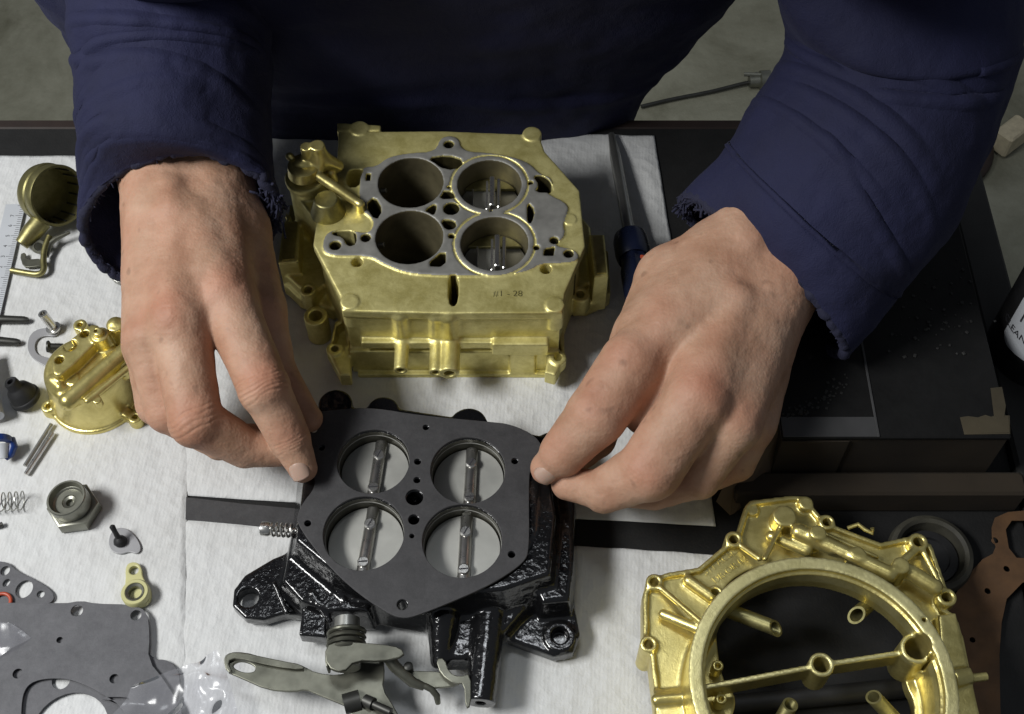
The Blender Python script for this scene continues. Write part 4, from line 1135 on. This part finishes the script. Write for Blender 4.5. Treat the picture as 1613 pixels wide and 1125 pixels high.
# the ring wall
sl, X, Y, Z = af.sub((rc[0] - ro, rc[1] - ro, .5), (rc[0] + ro, rc[1] + ro, 6.1), .3)
rr = np.sqrt((X - rc[0]) ** 2 + (Y - rc[1]) ** 2)
wall = np.maximum(np.abs(rr - (ro - .31)) - .31, np.abs(Z - 3.6) - 2.4)
wall = np.minimum(wall, np.maximum(np.abs(rr - (ro - .42)) - .36, np.abs(Z - 3.45) - 2.25))
h_ = np.clip(.5 + .5 * (.06 - wall) / .12, 0, 1)
af.put(sl, wall.astype(np.float32), .25, False)
# ribs and bosses
bos = [(1031, 916, 3.4, .42), (1022, 1014, 3.4, .42), (1156, 849, 3.4, .44), (1303, 822, 3.4, .42), (1447, 853, 3.7, .48), (1492, 940, 3.7, .48)]
for (px, py, z, r_) in bos:
    p = P(px, py, z); af.cyl((p[0], p[1], .6), (p[0], p[1], z), r_ * 1.0, None, .1, .05)
for (px, py, z, r_) in ((1236, 812, 4.0, .62), (1186, 803, 3.2, .35), (1270, 792, 3.4, .40), (1289, 838, 4.5, .42), (1352, 872, 4.5, .40), (1420, 890, 4.6, .45)):
    p = P(px, py, z); af.cyl((p[0], p[1], 2.4), (p[0], p[1], z), r_, r_ * .95, .08, .05)
def rib(a, b, za, zb, r_, k=.12): af.cap(P(a[0], a[1], za), P(b[0], b[1], zb), r_, r_, k)
rib((1232, 826), (1205, 880), 3.6, 4.3, .13); rib((1040, 926), (1110, 985), 3.3, 4.2, .15); rib((1045, 968), (1110, 995), 3.4, 3.9, .26); rib((1170, 862), (1196, 880), 3.3, 3.7, .16)
rib((1258, 838), (1400, 905), 3.9, 4.2, .42, .2); rib((1215, 845), (1270, 868), 3.4, 3.6, .3, .2); rib((1300, 842), (1380, 878), 3.3, 3.3, .14)
rib((1440, 868), (1405, 900), 3.5, 4.0, .22); rib((1455, 870), (1485, 930), 3.5, 3.5, .14); rib((1432, 900), (1472, 925), 3.9, 3.9, .4, .1); rib((1415, 892), (1440, 905), 3.9, 3.9, .25, .1)
rib((1085, 915), (1120, 940), 3.3, 3.3, .30, .2)
af.prism(XY([(1478, 968), (1506, 965), (1545, 1130), (1560, 1240), (1500, 1240)], 3.9), 2.3, 3.9, .1, .08)
af.prism(XY([(1030, 1085), (1092, 1078), (1096, 1240), (1034, 1240)], 3.5), 2.3, 3.5, .15, .25)
rib((1035, 1103), (1090, 1098), 3.5, 3.5, .3)
p0_ = V3(P(1500, 1070, 3.9)); af.cyl(p0_, p0_ + [.9, .2, 0], .5, .42, .1, .05)
# opening inside the ring
ri = ro - .78
af.cyl((rc[0], rc[1], 3.4), (rc[0], rc[1], 7), ri, None, 0, 0, True)
af.cyl((rc[0], rc[1], 5.7), (rc[0], rc[1], 7), ro - .62, None, 0, 0, True)
op = chaikin(XY([(1112, 930), (1118, 1000), (1128, 1060), (1150, 1080), (1400, 1045), (1424, 1020), (1412, 960), (1385, 900), (1290, 880), (1200, 885), (1140, 905)], 3.0), 2)
op2 = chaikin(XY([(1160, 1100), (1150, 1130), (1160, 1200), (1300, 1290), (1430, 1200), (1430, 1110), (1405, 1068)], 3.0), 2)
inner = chaikin(XY([(1135, 920), (1128, 990), (1140, 1070), (1165, 1095), (1150, 1140), (1160, 1200), (1300, 1290), (1425, 1200), (1450, 1110), (1425, 1065), (1440, 1000), (1405, 930), (1340, 880), (1200, 880)], 3.4), 2)
af.prism(inner, -1, 4.2, .05, 0, 0, True)
# crossbar with its two round bosses
cA, cB_, cD = V3(P(1112, 1082, 5.0)), V3(P(1294, 1047, 5.0)), V3(P(1443, 1022, 5.2))
d_ = cD - cA; d_ /= np.linalg.norm(d_); nn = np.array([-d_[1], d_[0]])
def bar(p, q, w, z0, z1):
    d = (q - p)[:2] / np.linalg.norm((q - p)[:2]); m_ = np.array([-d[1], d[0]]) * w
    af.prism(np.array([p[:2] - m_, q[:2] - m_, q[:2] + m_, p[:2] + m_]), z0, z1, .12, .03)
bar(cA - d_ * .6, cB_, .13, 3.6, 5.0); bar(cB_, cD, .13, 3.6, 5.0); bar(cD, cD + d_ * 1.25, .42, 2.6, 5.2)
af.cyl((cB_[0], cB_[1], 3.0), (cB_[0], cB_[1], 5.06), .58, None, .1, .03); af.cyl((cB_[0], cB_[1], 1), (cB_[0], cB_[1], 7), .37, None, 0, 0, True)
af.cyl((cD[0], cD[1], 2.6), (cD[0], cD[1], 5.3), .74, None, .1, .03); af.cyl((cD[0], cD[1], 1), (cD[0], cD[1], 7), .52, None, 0, 0, True)
for (px, py, z) in ((1131, 1048, 4.25), (1136, 1100, 4.25), (1440, 998, 4.2), (1454, 1052, 4.2)):
    p = P(px, py, z); af.cyl((p[0], p[1], 3.3), (p[0], p[1], z), .28, None, .06, .02); af.cyl((p[0], p[1], z - .4), (p[0], p[1], 7), .11, None, 0, 0, True)
for (px, py, z, r_) in bos:
    p = P(px, py, z); af.cyl((p[0], p[1], -1), (p[0], p[1], 6), r_ * .52, None, 0, 0, True)
p = P(1126, 936, 3.2); af.cyl((p[0], p[1], 2), (p[0], p[1], 3.4), .4, None, .05, .03); af.cyl((p[0], p[1], 2), (p[0], p[1], 4), .22, None, 0, 0, True)
V, Q = af.nets(); n, fn = vnorm(V, Q); cz = V[Q].mean(axis=1)
mi = np.zeros(len(Q), int)
rq = np.hypot(cz[:, 0] - rc[0], cz[:, 1] - rc[1])
mi[(rq > ri - .02) & (rq < ro + .03) & (cz[:, 2] > 5.9)] = 1
mi[(cz[:, 2] > 4.9) & (rq < ri)] = 1
hcast = npmesh('horn_casting', V, Q, ['gold_bright', 'gold_ring'], ah, True, None, mi)
print('horn', len(Q), time.time() - T0)
def pipe(name, a, b, r_, cutn):
    a, b = V3(a), V3(b)
    L = np.linalg.norm(b - a)
    V_, F_ = [], []
    ax = Vector((b - a) / L); u = ax.orthogonal().normalized(); w = ax.cross(u); cn = Vector(cutn).normalized()
    n_ = 28; rows = []
    for (t, rad) in ((0, r_), (1, r_), (1, r_ * .74), (0, r_ * .74)):
        row = []
        for j in range(n_):
            an = 2 * math.pi * j / n_; off = (u * math.cos(an) + w * math.sin(an)) * rad
            p = Vector(a) + off
            if t: p = p + ax * (L - off.dot(cn) / max(ax.dot(cn), .3))
            V_.append(tuple(p)); 
    for i in range(3):
        for j in range(n_): F_.append((i * n_ + j, i * n_ + (j + 1) % n_, (i + 1) * n_ + (j + 1) % n_, (i + 1) * n_ + j))
    return pymesh(name, V_, F_, 'olive', ah, True, 40)
pipe('discharge_tube', P(1148, 962, 4.0), P(1222, 990, 4.3), .36, (.62, -.25, .75))
pipe('discharge_tube', P(1400, 925, 3.0), P(1349, 969, 4.3), .36, (-.3, -.3, .9))
pipe('discharge_tube', P(1222, 1150, 3.4), P(1245, 1110, 4.3), .36, (.2, .3, .9))
pipe('discharge_tube', P(1420, 1145, 3.4), P(1376, 1098, 4.3), .36, (-.5, .3, .8))
cl = P(1230, 893, 5.7)
V_, F_ = merge([box_vf((cl[0], cl[1], 5.4), (1.05, .3, .5), .12, .04)]); pymesh('clip', V_, F_, 'dark_metal', ah)
box('clip_face', (cl[0], cl[1] - .18, 5.66), (.85, .22, .05), 'bright_steel', ah, .12, .02)
a_ = V3(P(1505, 1072, 3.9)) + [.3, .05, 0]; lathe('brass_nozzle', a_, (1, .12, 0), [(0, .22), (1.2, .2), (1.25, .14), (1.0, .12)], 'gold_bright', ah, 18)
tube('small_clip', [P(1335, 832, 3.4), P(1352, 826, 3.6), P(1362, 834, 3.6), P(1375, 840, 3.6), P(1374, 832, 3.8)], .11, 'gold_bright', ah, 8)
# raised casting letters
l0 = V3(P(1120, 905, 3.0)); l1 = V3(P(1165, 872, 3.0)); an = math.atan2(l1[1] - l0[1], l1[0] - l0[0]); lc = (l0 + l1) / 2
def onb(off): return lambda x, y, z: (lc[0] + x * math.cos(an) - (y + off) * math.sin(an), lc[1] + x * math.sin(an) + (y + off) * math.cos(an), 3.0 + z)
bent_text('cast_lettering', '511 ACSLD', .5, 'gold_bright', hcast, onb(.25), .035)
bent_text('cast_lettering', 'DR-OR 02', .5, 'gold_bright', hcast, onb(-.35), .035)
# ================================================================== SMALL THINGS ROUND THE CASTINGS
TZ = .12      # top of the paper towel
def flat(p, z=TZ): return P(p[0], p[1], z)
# screwdriver
sd = thing('screwdriver', 'screwdriver with a dark blue handle lying on the towel right of the gold main casting', 'screwdriver', P(990, 370, 0))
h0 = Vector(P(992, 372, 1.75)); tipp = Vector(P(963, 212, .35)); d = (h0 - tipp).normalized()
V_, F_ = lathe_vf(tipp, d, [(0, 0), (.0, .20), (1.2, .30), (2.2, .36), ((h0 - tipp).length + .4, .37)], 20)
V_ = [tuple(v) for v in V_]
pymesh('shank', V_, F_, 'steel', sd, True, 40)
V_, F_ = lathe_vf(h0 - d * .0, d, [(0, .4), (.0, .75), (.12, .98), (.5, 1.06), (1.5, 1.06), (1.9, 1.0), (2.1, .92)], 40)
pymesh('ferrule', V_, F_, 'navy_plastic', sd, True, 40)
parts = []
n_ = 48; prof_ = [(2.0, .80), (2.6, .78), (3.2, .92), (7.5, .95), (8.6, .8), (9, .3)]
V_, F_ = [], []
u = d.orthogonal().normalized(); w = d.cross(u)
for s_, r_ in prof_:
    for j in range(n_):
        t = 2 * math.pi * j / n_; rr = r_ * (1 + .07 * math.cos(6 * t))
        V_.append(tuple(h0 + d * s_ + (u * math.cos(t) + w * math.sin(t)) * rr))
for i in range(len(prof_) - 1):
    for j in range(n_): F_.append((i * n_ + j, i * n_ + (j + 1) % n_, (i + 1) * n_ + (j + 1) % n_, (i + 1) * n_ + j))
F_.append(tuple(range((len(prof_) - 1) * n_, len(prof_) * n_)))
pymesh('handle', V_, F_, 'navy_plastic', sd, True, 50)
q = h0 + d * 2.5 + Vector((.35, -.1, .62)); V_, F_ = box_vf(tuple(q), (.3, .7, .2), -.2, .06); pymesh('red_inlay', V_, F_, 'red', sd)

# choke cup, lying on its side at the upper left
cc = thing('round_metal_cup', 'tarnished gold round cup lying on its side at the far left, its ribbed mouth open', 'metal cup', P(85, 345, 0))
c0 = Vector(P(70, 303, 1.9)); ax = (Vector(P(150, 350, 1.9)) - c0).normalized(); ax.z = .42; ax.normalize()
V_, F_ = lathe_vf(c0, ax, [(-.2, 0), (-.2, 1.6), (-.1, 1.76), (.3, 1.86), (.65, 1.84), (.75, 1.76), (.85, 1.84), (1.5, 1.9), (1.6, 1.86), (1.6, 1.72), (.0, 1.66), (-.05, 0)], 72)
pymesh('cup_shell', V_, F_, 'olive', cc, True, 35)
u = ax.orthogonal().normalized(); w = ax.cross(u)
for k in range(16):
    t = 2 * math.pi * k / 16; o_ = (u * math.cos(t) + w * math.sin(t))
    tube('inner_rib', [tuple(c0 + ax * .1 + o_ * 1.64), tuple(c0 + ax * 1.5 + o_ * 1.69)], .06, 'dark_metal', cc, 6)
a_, b_ = Vector(P(66, 348, 1.3)), Vector(P(34, 385, .9)); tube('cup_neck', [tuple(a_), tuple((a_ + b_) / 2), tuple(b_)], [.62, .60, .42], 'olive', cc, 20)
br_ = thing('bent_wire_bracket', 'small bent olive bracket with a rod just below the ribbed metal cup', 'bracket', P(60, 405, 0))
pl_ = chaikin([P(78, 372, .9), P(70, 392, .75), P(68, 412, .6), P(70, 425, .55), P(62, 433, .5), P(40, 430, .45), P(18, 426, .4)], 2, False)
tube('rod', [tuple(p) for p in pl_], .19, 'olive', br_, 12)
tube('rod', [P(110, 366, .9), P(88, 376, .8), P(78, 384, .7), P(72, 404, .5)], [.10, .16, .2, .2], 'zinc', br_, 12)
lathe('loop', P(61, 389, .6), (.2, -.5, .8), [(-.1, .42), (.1, .42), (.1, .26), (-.1, .26), (-.1, .42)], 'zinc', br_, 28)
plate('arm', chaikin(XY([(40, 408), (66, 406), (70, 416), (50, 420), (36, 420), (30, 400), (40, 396)], .5), 1), [], .3, .45, 'zinc', br_, .03)
# steel rule
rl = thing('steel_rule', 'pale scale rule with fine markings at the left edge of the picture', 'ruler', P(10, 400, 0))
ra, rb = P(25, 322, .3), P(-24, 530, .3)
rv = Vector(rb) - Vector(ra); ll = rv.length; rv.normalize(); rn = Vector((-rv.y, rv.x, 0))
pts = [Vector(ra) + rn * -.62, Vector(ra) + rn * .62, Vector(rb) + rn * .62, Vector(rb) - rn * .62]
bl = plate('blade', [(p.x, p.y) for p in pts], [], .25, .34, 'white_plastic', rl, .02)
tk = []
for i in range(int(ll / .16)):
    L_ = .42 if i % 5 == 0 else .24
    c_ = Vector(ra) + rv * (.15 + i * .16) + rn * (.58 - L_ / 2)
    tk.append(box_vf((c_.x, c_.y, .343), (L_, .028, .006), math.atan2(rn.y, rn.x), .001))
V_, F_ = merge(tk); t_ = pymesh('graduation', V_, F_, 'ink', bl); t_['kind'] = 'stuff'
for i in range(1, 8):
    c_ = Vector(ra) + rv * (.15 + i * .8) + rn * -.02
    an = math.atan2(rv.y, rv.x) + math.pi
    bent_text('numeral', str(8 - i), .34, 'ink', bl, (lambda c_, an: (lambda x, y, z: (c_.x + x * math.cos(an) - y * math.sin(an), c_.y + x * math.sin(an) + y * math.cos(an), .345 + z)))(c_, an), .002)
# steel bracket poking out under the cuff
sb_ = thing('flat_steel_bracket', 'bare steel bracket with a round eye half hidden under the left cuff', 'bracket', P(165, 410, 0))
plate('bracket_plate', chaikin(XY([(128, 370), (134, 358), (148, 356), (158, 366), (160, 382), (212, 432), (188, 446), (176, 440), (146, 398), (132, 394)], .5), 1), [ring_pts(P(146, 372, .5), .22, 20)], .2, .5, 'steel', sb_, .03)
# dark pins at the left edge
for k, (x1, y1, y0) in enumerate(((44, 504, 503), (31, 539, 537))):
    lab = ('upper of two dark steel pins running in from the left edge of the picture', 'lower of two dark steel pins running in from the left edge of the picture')[k]
    o = tube('steel_pin', [P(-30, y0 - 3, .45), P(-2, y0, .42), P(x1 - 6, y1, .42), P(x1, y1, .42)], [.42, .26, .22, .15], 'dark_metal', None, 16)
    tag(o, lab, 'pin', 'dark pins at the left edge')
# spacer tube standing askew on a hook-shaped washer
o = tube('spacer_tube', [], 0, 'steel') if False else None
st = thing('spacer_sleeve', 'short bright steel sleeve leaning on the hooked washer', 'sleeve', P(85, 520, 0))
a_ = Vector(P(85, 518, .35)); b_ = Vector(P(67, 494, 1.75)); dd = b_ - a_
V_, F_ = lathe_vf(a_, dd, [(0, .2), (0, .42), (.12, .44), (.14, .27), (dd.length, .27), (dd.length, .16), (dd.length - .6, .16), (dd.length - .6, 0)], 28)
pymesh('sleeve', V_, F_, 'bright_steel', st, True, 35)
hkc = XY([(92, 512), (94, 522), (86, 530), (72, 528), (60, 532), (54, 542), (56, 556), (68, 562), (86, 564), (92, 572), (84, 582), (66, 574), (48, 562), (42, 546), (46, 528), (58, 518), (76, 516), (84, 508)], .3)
o = plate('hooked_washer', chaikin(hkc, 2), [], .18, .28, 'grey_plastic', None, .02); tag(o, 'flat grey hook-shaped washer beside the gold domed cover', 'washer')
sc_ = thing('small_black_screw', 'small black screw inside the hook-shaped washer', 'screw', P(85, 545, 0))
a_, b_ = Vector(P(74, 546, .5)), Vector(P(96, 546, .4)); V_, F_ = lathe_vf(a_, b_ - a_, [(0, 0), (0, .34), (.1, .36), (.22, .2), (.9, .18), (.95, 0)], 18); pymesh('shank', V_, F_, 'dark_metal', sc_, True, 35)
# black rubber boot
rb_ = thing('rubber_boot', 'black rubber boot with a narrow hollow nose left of the gold domed cover', 'rubber boot', P(32, 615, 0))
a_ = Vector(P(36, 622, .75)); b_ = Vector(P(12, 600, 1.9)); ax = (b_ - a_).normalized(); ax = (ax + Vector((0, 0, .4))).normalized()
V_, F_ = lathe_vf(a_ - ax * .45, ax, [(0, 0), (0, .80), (.12, .90), (.34, .88), (.4, .80), (.55, .80), (.95, .66), (1.15, .46), (1.25, .40), (1.62, .39), (1.7, .33), (1.68, .18), (1.1, .15), (1.1, 0)], 40)
pymesh('boot', V_, F_, 'rubber', rb_, True, 50)
# applicator with a blue ring
ap = thing('white_applicator', 'white plastic tube with a blue ring at the left edge of the picture', 'plastic tube', P(0, 690, 0))
a_, b_ = Vector(P(-16, 600, .95)), Vector(P(-2, 708, .95)); d = (b_ - a_).normalized(); L = (b_ - a_).length
V_, F_ = lathe_vf(a_ - d * 2, d, [(0, .35), (2, .42), (L - .2, .52), (L - .2, 0)], 28); pymesh('barrel', V_, F_, 'white_plastic', ap, True, 40)
V_, F_ = lathe_vf(a_, d, [(L - .55, .6), (L - .5, .82), (L - .15, .82), (L - .1, .6)], 36); pymesh('blue_ring', V_, F_, 'blue', ap, True, 40)
tube('blue_hook', [P(16, 692, .9), P(20, 704, .8), P(16, 716, .6), P(9, 722, .5)], [.28, .28, .22, .16], 'blue', ap, 14)
tube('tip', [P(4, 700, 1.0), P(6, 722, .7)], [.42, .2], 'white_plastic', ap, 18)
# two rods side by side
for k, (a, b) in enumerate((((81, 668), (39, 734)), ((83, 682), (40, 747)))):
    lab = ('upper of two thin steel rods lying side by side below the gold domed cover', 'lower of two thin steel rods lying side by side below the gold domed cover')[k]
    o = tube('thin_rod', [P(a[0], a[1], .32), P(b[0], b[1], .32)], .115, 'bright_steel' if k else 'steel', None, 12); tag(o, lab, 'rod', 'thin steel rods')
# loose spring
o = tube('coil_spring', helix(P(-14, 792, .62), (1, .08, 0), 1.75, .5, 5.2, 20), .035, 'steel', None, 6); tag(o, 'thin wire spring lying on the towel at the left edge', 'spring')
o = tube('small_dark_pin', [P(-6, 829, .3), P(4, 826, .3)], .14, 'dark_metal', None, 10); tag(o, 'tiny dark pin just below the wire spring at the left edge', 'pin')
# hex fitting
hx = thing('hex_fitting', 'grey steel hexagonal fitting standing with its open recessed end up', 'fitting', P(115, 805, 0))
hc = P(122, 808, 0)
hexp = ring_pts((hc[0], hc[1]), 1.38, 6, None, R(8))
ti = Matrix.Rotation(0, 4, 'X')
plate('hex_flange', hexp, [], .1, .95, 'nut', hx, .10)
ht = P(103, 782, 2.1)
a_ = Vector((hc[0], hc[1], .9)); b_ = Vector((ht[0] + .12, ht[1] - .35, 2.1)); ax = b_ - a_; ax = Vector((-.12, .02, 1)).normalized()
V_, F_ = lathe_vf(Vector((hc[0] - .02, hc[1] + .02, .9)), ax, [(0, 1.04), (.06, 1.0), (.08, 1.04), (.14, 1.06), (.82, 1.06), (.87, 1.02), (.87, .93), (.52, .84), (.50, .80), (.42, .74), (.42, .40), (.36, .36), (.30, .22), (-.2, .2), (-.2, 0)], 56)
pymesh('barrel', V_, F_, 'nut', hx, True, 30)
# needle on a grey tab
nd = thing('rubber_tipped_needle', 'tiny black needle standing on a grey tabbed washer below the hex fitting', 'needle valve', P(193, 857, 0))
plate('tab_washer', chaikin(XY([(170, 850), (178, 833), (196, 830), (212, 842), (223, 862), (217, 873), (204, 868), (190, 873), (174, 868)], .3), 2), [], .16, .28, 'grey_plastic', nd, .02)
a_ = Vector(P(191, 856, .25)); b_ = Vector(P(178, 832, 1.3)); V_, F_ = lathe_vf(a_, b_ - a_, [(0, 0), (0, .3), (.15, .36), (.32, .3), (.45, .15), (.85, .13), (1.25, .15), (1.33, .08), (1.33, 0)], 24); pymesh('needle', V_, F_, 'rubber', nd, True, 45)
# yellow seal carrier
ys = thing('yellow_seal_carrier', 'pale yellow eyelet carrier with a round seal touching the big gasket', 'seal', P(213, 925, 0))
p1 = P(210, 897, .6); p2 = P(212, 932, .9)
plate('tab', chaikin(XY([(197, 896), (202, 886), (216, 885), (223, 894), (224, 910), (238, 925), (236, 950), (212, 958), (194, 940), (198, 912)], .5), 2), [ring_pts((p1[0], p1[1]), .24, 24)], .2, .5, 'yellow_seal', ys, .05)
V_, F_ = lathe_vf((p2[0], p2[1], .4), (0, 0, 1), [(0, .72), (.42, .72), (.5, .66), (.5, .52), (.48, .50)], 40); pymesh('seal_ring', V_, F_, 'yellow_seal', ys, True, 40)
V_, F_ = lathe_vf((p2[0], p2[1], .4), (0, 0, 1), [(.46, .5), (.5, .46), (.42, .34), (.1, .32), (.05, 0)], 36); pymesh('steel_liner', V_, F_, 'nut', ys, True, 40)
# small gasket
def gasket(name, pts, z, holes, m, sm=2, th=.09):
    return plate(name, chaikin(XY(pts, z), sm), holes, z - th, z, m, None, .015)
def hol_(px, py, rx, z, ry=None, rot=0):
    p = P(px, py, z); return ring_pts(p[:2], rx / ppc(p), 30, None if ry is None else ry / ppc(p), rot)
o = gasket('small_gasket', [(-30, 905), (-20, 885), (12, 884), (24, 898), (60, 915), (82, 930), (86, 944), (74, 953), (20, 952), (-40, 960)], .3,
           [hol_(8, 899, 7, .3, 8, -.4), hol_(10, 918, 5, .3, 7, -.4), hol_(38, 928, 13, .3, 15, -.3), hol_(64, 936, 6, .3)], 'gasket_light')
tag(o, 'small grey four-hole gasket tucked against the edge of the big gasket', 'gasket')
V_, F_ = [], []
p = P(2, 949, .42); o = tube('red_ring', [tuple(Vector((p[0] + .48 * math.cos(t), p[1] + .48 * math.sin(t), .42))) for t in np.linspace(0, 2 * math.pi, 40, endpoint=False)], .10, 'red', None, 10, True)
tag(o, 'orange red rubber ring on the small gasket at the left edge', 'ring')
# big gaskets bottom left (two layers)
zb = .55
big = [(-60, 948), (100, 951), (128, 946), (150, 951), (205, 952), (232, 962), (236, 1000), (233, 1040), (262, 1075), (290, 1125), (320, 1240), (-60, 1240)]
hb = [hol_(121, 962, 9.5, zb), hol_(214, 969, 8.5, zb), hol_(94, 1008, 5, zb), hol_(28, 1061, 8, zb), hol_(180, 1069, 7.5, zb)]
cut1 = chaikin(XY([(34, 1180), (33, 1110), (40, 1082), (60, 1070), (100, 1068), (128, 1076), (160, 1092), (200, 1120), (215, 1180)], zb), 2)
o = gasket('large_gasket', big, zb, hb + [cut1, chaikin(XY([(158, 1098), (200, 1098), (205, 1103), (198, 1103), (162, 1102)], zb), 1)], 'gasket_light', 1)
tag(o, 'large flat grey gasket filling the lower left corner', 'gasket')
under = [(-60, 980), (60, 985), (200, 975), (222, 1000), (240, 1040), (262, 1038), (282, 1055), (284, 1085), (275, 1110), (300, 1240), (-60, 1240)]
o = gasket('lower_gasket', under, .32, [hol_(110, 1150, 60, .32), hol_(245, 1160, 30, .32), hol_(96, 1072, 14, .32)], 'gasket_light', 2)
tag(o, 'second grey gasket mostly hidden underneath the large flat gasket', 'gasket')

# clear plastic bags
def bag(name, label, pts, z0, seed, amp, res=90):
    poly = XY(pts, z0); lo, hi = poly.min(0), poly.max(0)
    q = [poly[0], poly[1], poly[2], poly[3]]
    u = np.linspace(0, 1, res)[:, None, None]; v = np.linspace(0, 1, res)[None, :, None]
    G = (q[0] * (1 - u) + q[1] * u) * (1 - v) + (q[3] * (1 - u) + q[2] * u) * v
    p = np.concatenate([G, np.zeros((res, res, 1))], 2).reshape(-1, 3)
    r1 = np.abs(vnoise(p, .55, seed)) ; r2 = np.abs(vnoise(p + 5, 1.2, seed + 1)); r3 = np.abs(vnoise(p, 2.6, seed + 2))
    p[:, 2] = z0 + amp * (.9 - 2.0 * r1 - .8 * r2).clip(0, 1.4)
    for _ in range(3):
        zz = p[:, 2].reshape(res, res); zz[1:-1, 1:-1] = (zz[1:-1, 1:-1] * 2 + zz[:-2, 1:-1] + zz[2:, 1:-1] + zz[1:-1, :-2] + zz[1:-1, 2:]) / 6
    p[:, 0] += vnoise(p, .7, seed + 3) * .4; p[:, 1] += vnoise(p, .8, seed + 4) * .4
    I = np.arange(res * res).reshape(res, res)
    Q = np.stack([I[:-1, :-1], I[1:, :-1], I[1:, 1:], I[:-1, 1:]], -1).reshape(-1, 4)
    o = npmesh(name, p, Q, 'film'); tag(o, label, 'plastic bag'); return o
bag('clear_bag', 'crumpled clear plastic bag beside the big gasket at the bottom of the picture', [(212, 1085), (348, 1030), (380, 1150), (150, 1175)], .72, 71, .8)
bag('clear_bag', 'corner of a clear plastic bag lying on the big gasket at the left edge', [(-60, 970), (22, 984), (48, 1006), (-60, 1075)], .62, 81, .25, 50)

# gold domed cover
gd = thing('gold_domed_cover', 'round gold cast cover with three holes in its raised block, beside the left hand', 'cast cover', P(150, 620, 0))
ct = P(150, 581, 3.1); cb_ = P(154, 612, 0)
df_ = Field((-28.5, 27.5, -.05), (-16.5, 44, 4.8), .06)
cb_ = P(153, 622, 0); cx_, cy_ = cb_[0], cb_[1]
df_.cyl((cx_, cy_, 0), (cx_, cy_, 2.95), 2.52, 2.15, 0, .3)
df_.cyl((cx_, cy_, 0), (cx_, cy_, .32), 2.68, 2.64, .06, .08)
for (px, py) in ((76, 640), (213, 657), (126, 512)):
    p = P(px, py, .7); df_.cyl((p[0], p[1], 0), (p[0], p[1], .75), .42, .40, .25, .06); df_.prism(np.array([(p[0], p[1] - .35), (cx_, cy_ - .6), (cx_, cy_ + .6), (p[0], p[1] + .35)]), 0, .7, .15, .1)
    df_.cyl((p[0], p[1], .2), (p[0], p[1], 2), .15, None, 0, 0, True)
df_.prism(chaikin(XY([(80, 575), (86, 555), (140, 510), (158, 512), (160, 530), (100, 590), (84, 592)], 3.7), 1), 2.4, 3.7, .12, .12)
df_.cap(P(108, 632, 3.0), P(205, 548, 3.2), .52, .52, .25); df_.cap(P(138, 632, 3.0), P(205, 578, 3.1), .2, .2, .15)
df_.cap(P(84, 600, 2.9), P(95, 610, 2.9), .3, .3, .2)
p = P(157, 528, 3.8); df_.cyl((p[0], p[1], 2.5), (p[0], p[1], 3.9), .55, .5, .15, .06); df_.cyl((p[0], p[1], 3.9), (p[0], p[1], 4.2), .28, .28, .05, .04)
p = P(182, 512, 3.6); df_.cyl((p[0], p[1], 1.5), (p[0], p[1], 3.7), .55, .5, .15, .1); df_.cap(P(182, 512, 3.4), P(200, 520, 3.2), .4, .4, .2)
for (px, py, z, r_) in ((93, 567, 3.7, .24), (111, 544, 3.7, .36), (133, 526, 3.7, .24), (151, 522, 4.1, .1)):
    p = P(px, py, z); df_.cyl((p[0], p[1], 2.6), (p[0], p[1], 5), r_, None, .04, 0, True)
for (px, py, r_) in ((153, 630, .24), (196, 586, .24), (113, 596, .4)):
    p = P(px, py, 3.0); df_.cyl((p[0], p[1], 2.5), (p[0], p[1], 3.02), r_, None, .04, .03)
V, Q = df_.nets(); npmesh('cover_casting', V, Q, 'gold_bright', gd)
p0_ = P(172, 607, 2.92); an = R(35)
bent_text('cast_letters', 'PP', .42, 'gold_bright', gd, lambda x, y, z: (p0_[0] + x * math.cos(an) - y * math.sin(an), p0_[1] + x * math.sin(an) + y * math.cos(an), 2.92 + z), .03)

# old rubber ring at the right
kr = P(1467, 872, .5); k_ = 66 / ppc(kr)
o = lathe('old_rubber_ring', (kr[0], kr[1], -.1), (0, 0, 1), [(0, k_ * .72), (0, k_ * .98), (.3, k_ * 1.02), (.75, k_ * .97), (.9, k_ * .86), (.75, k_ * .78), (.3, k_ * .74), (0, k_ * .72)], 'rubber_old', None, 72)
tag(o, 'dusty black rubber ring half under the gold air horn', 'rubber ring')
lathe('rubber_plug', (kr[0], kr[1], -.1), (0, 0, 1), [(0, k_ * .70), (.22, k_ * .68), (.25, k_ * .5), (.1, k_ * .48), (.1, 0)], 'rubber', o, 48)
# brown gasket board
bo_ = [(1488, 960), (1540, 885), (1572, 868), (1560, 838), (1570, 808), (1640, 802), (1640, 1240), (1500, 1240), (1495, 1100)]
o = gasket('brown_gasket', bo_, .3, [hol_(1586, 896, 5, .3), hol_(1556, 931, 5, .3), hol_(1532, 1008, 4.5, .3), hol_(1568, 851, 5, .3), chaikin(XY([(1576, 1125), (1574, 1000), (1590, 925), (1670, 900), (1670, 1200), (1580, 1210)], .3), 1), chaikin(XY([(1582, 820), (1630, 820), (1630, 880), (1592, 878)], .3), 1)], 'cork', 1)
tag(o, 'brown fibre gasket sheet lying right of the gold air horn', 'gasket')
# dark blade seen through the ring
o = tube('black_shaft', [P(1140, 1112, .5), P(1300, 1096, .5), P(1440, 1082, .5)], .5, 'rubber', None, 20); tag(o, 'black round shaft lying on the bench under the gold air horn', 'shaft')
print('built in %.1f s' % (time.time() - T0))
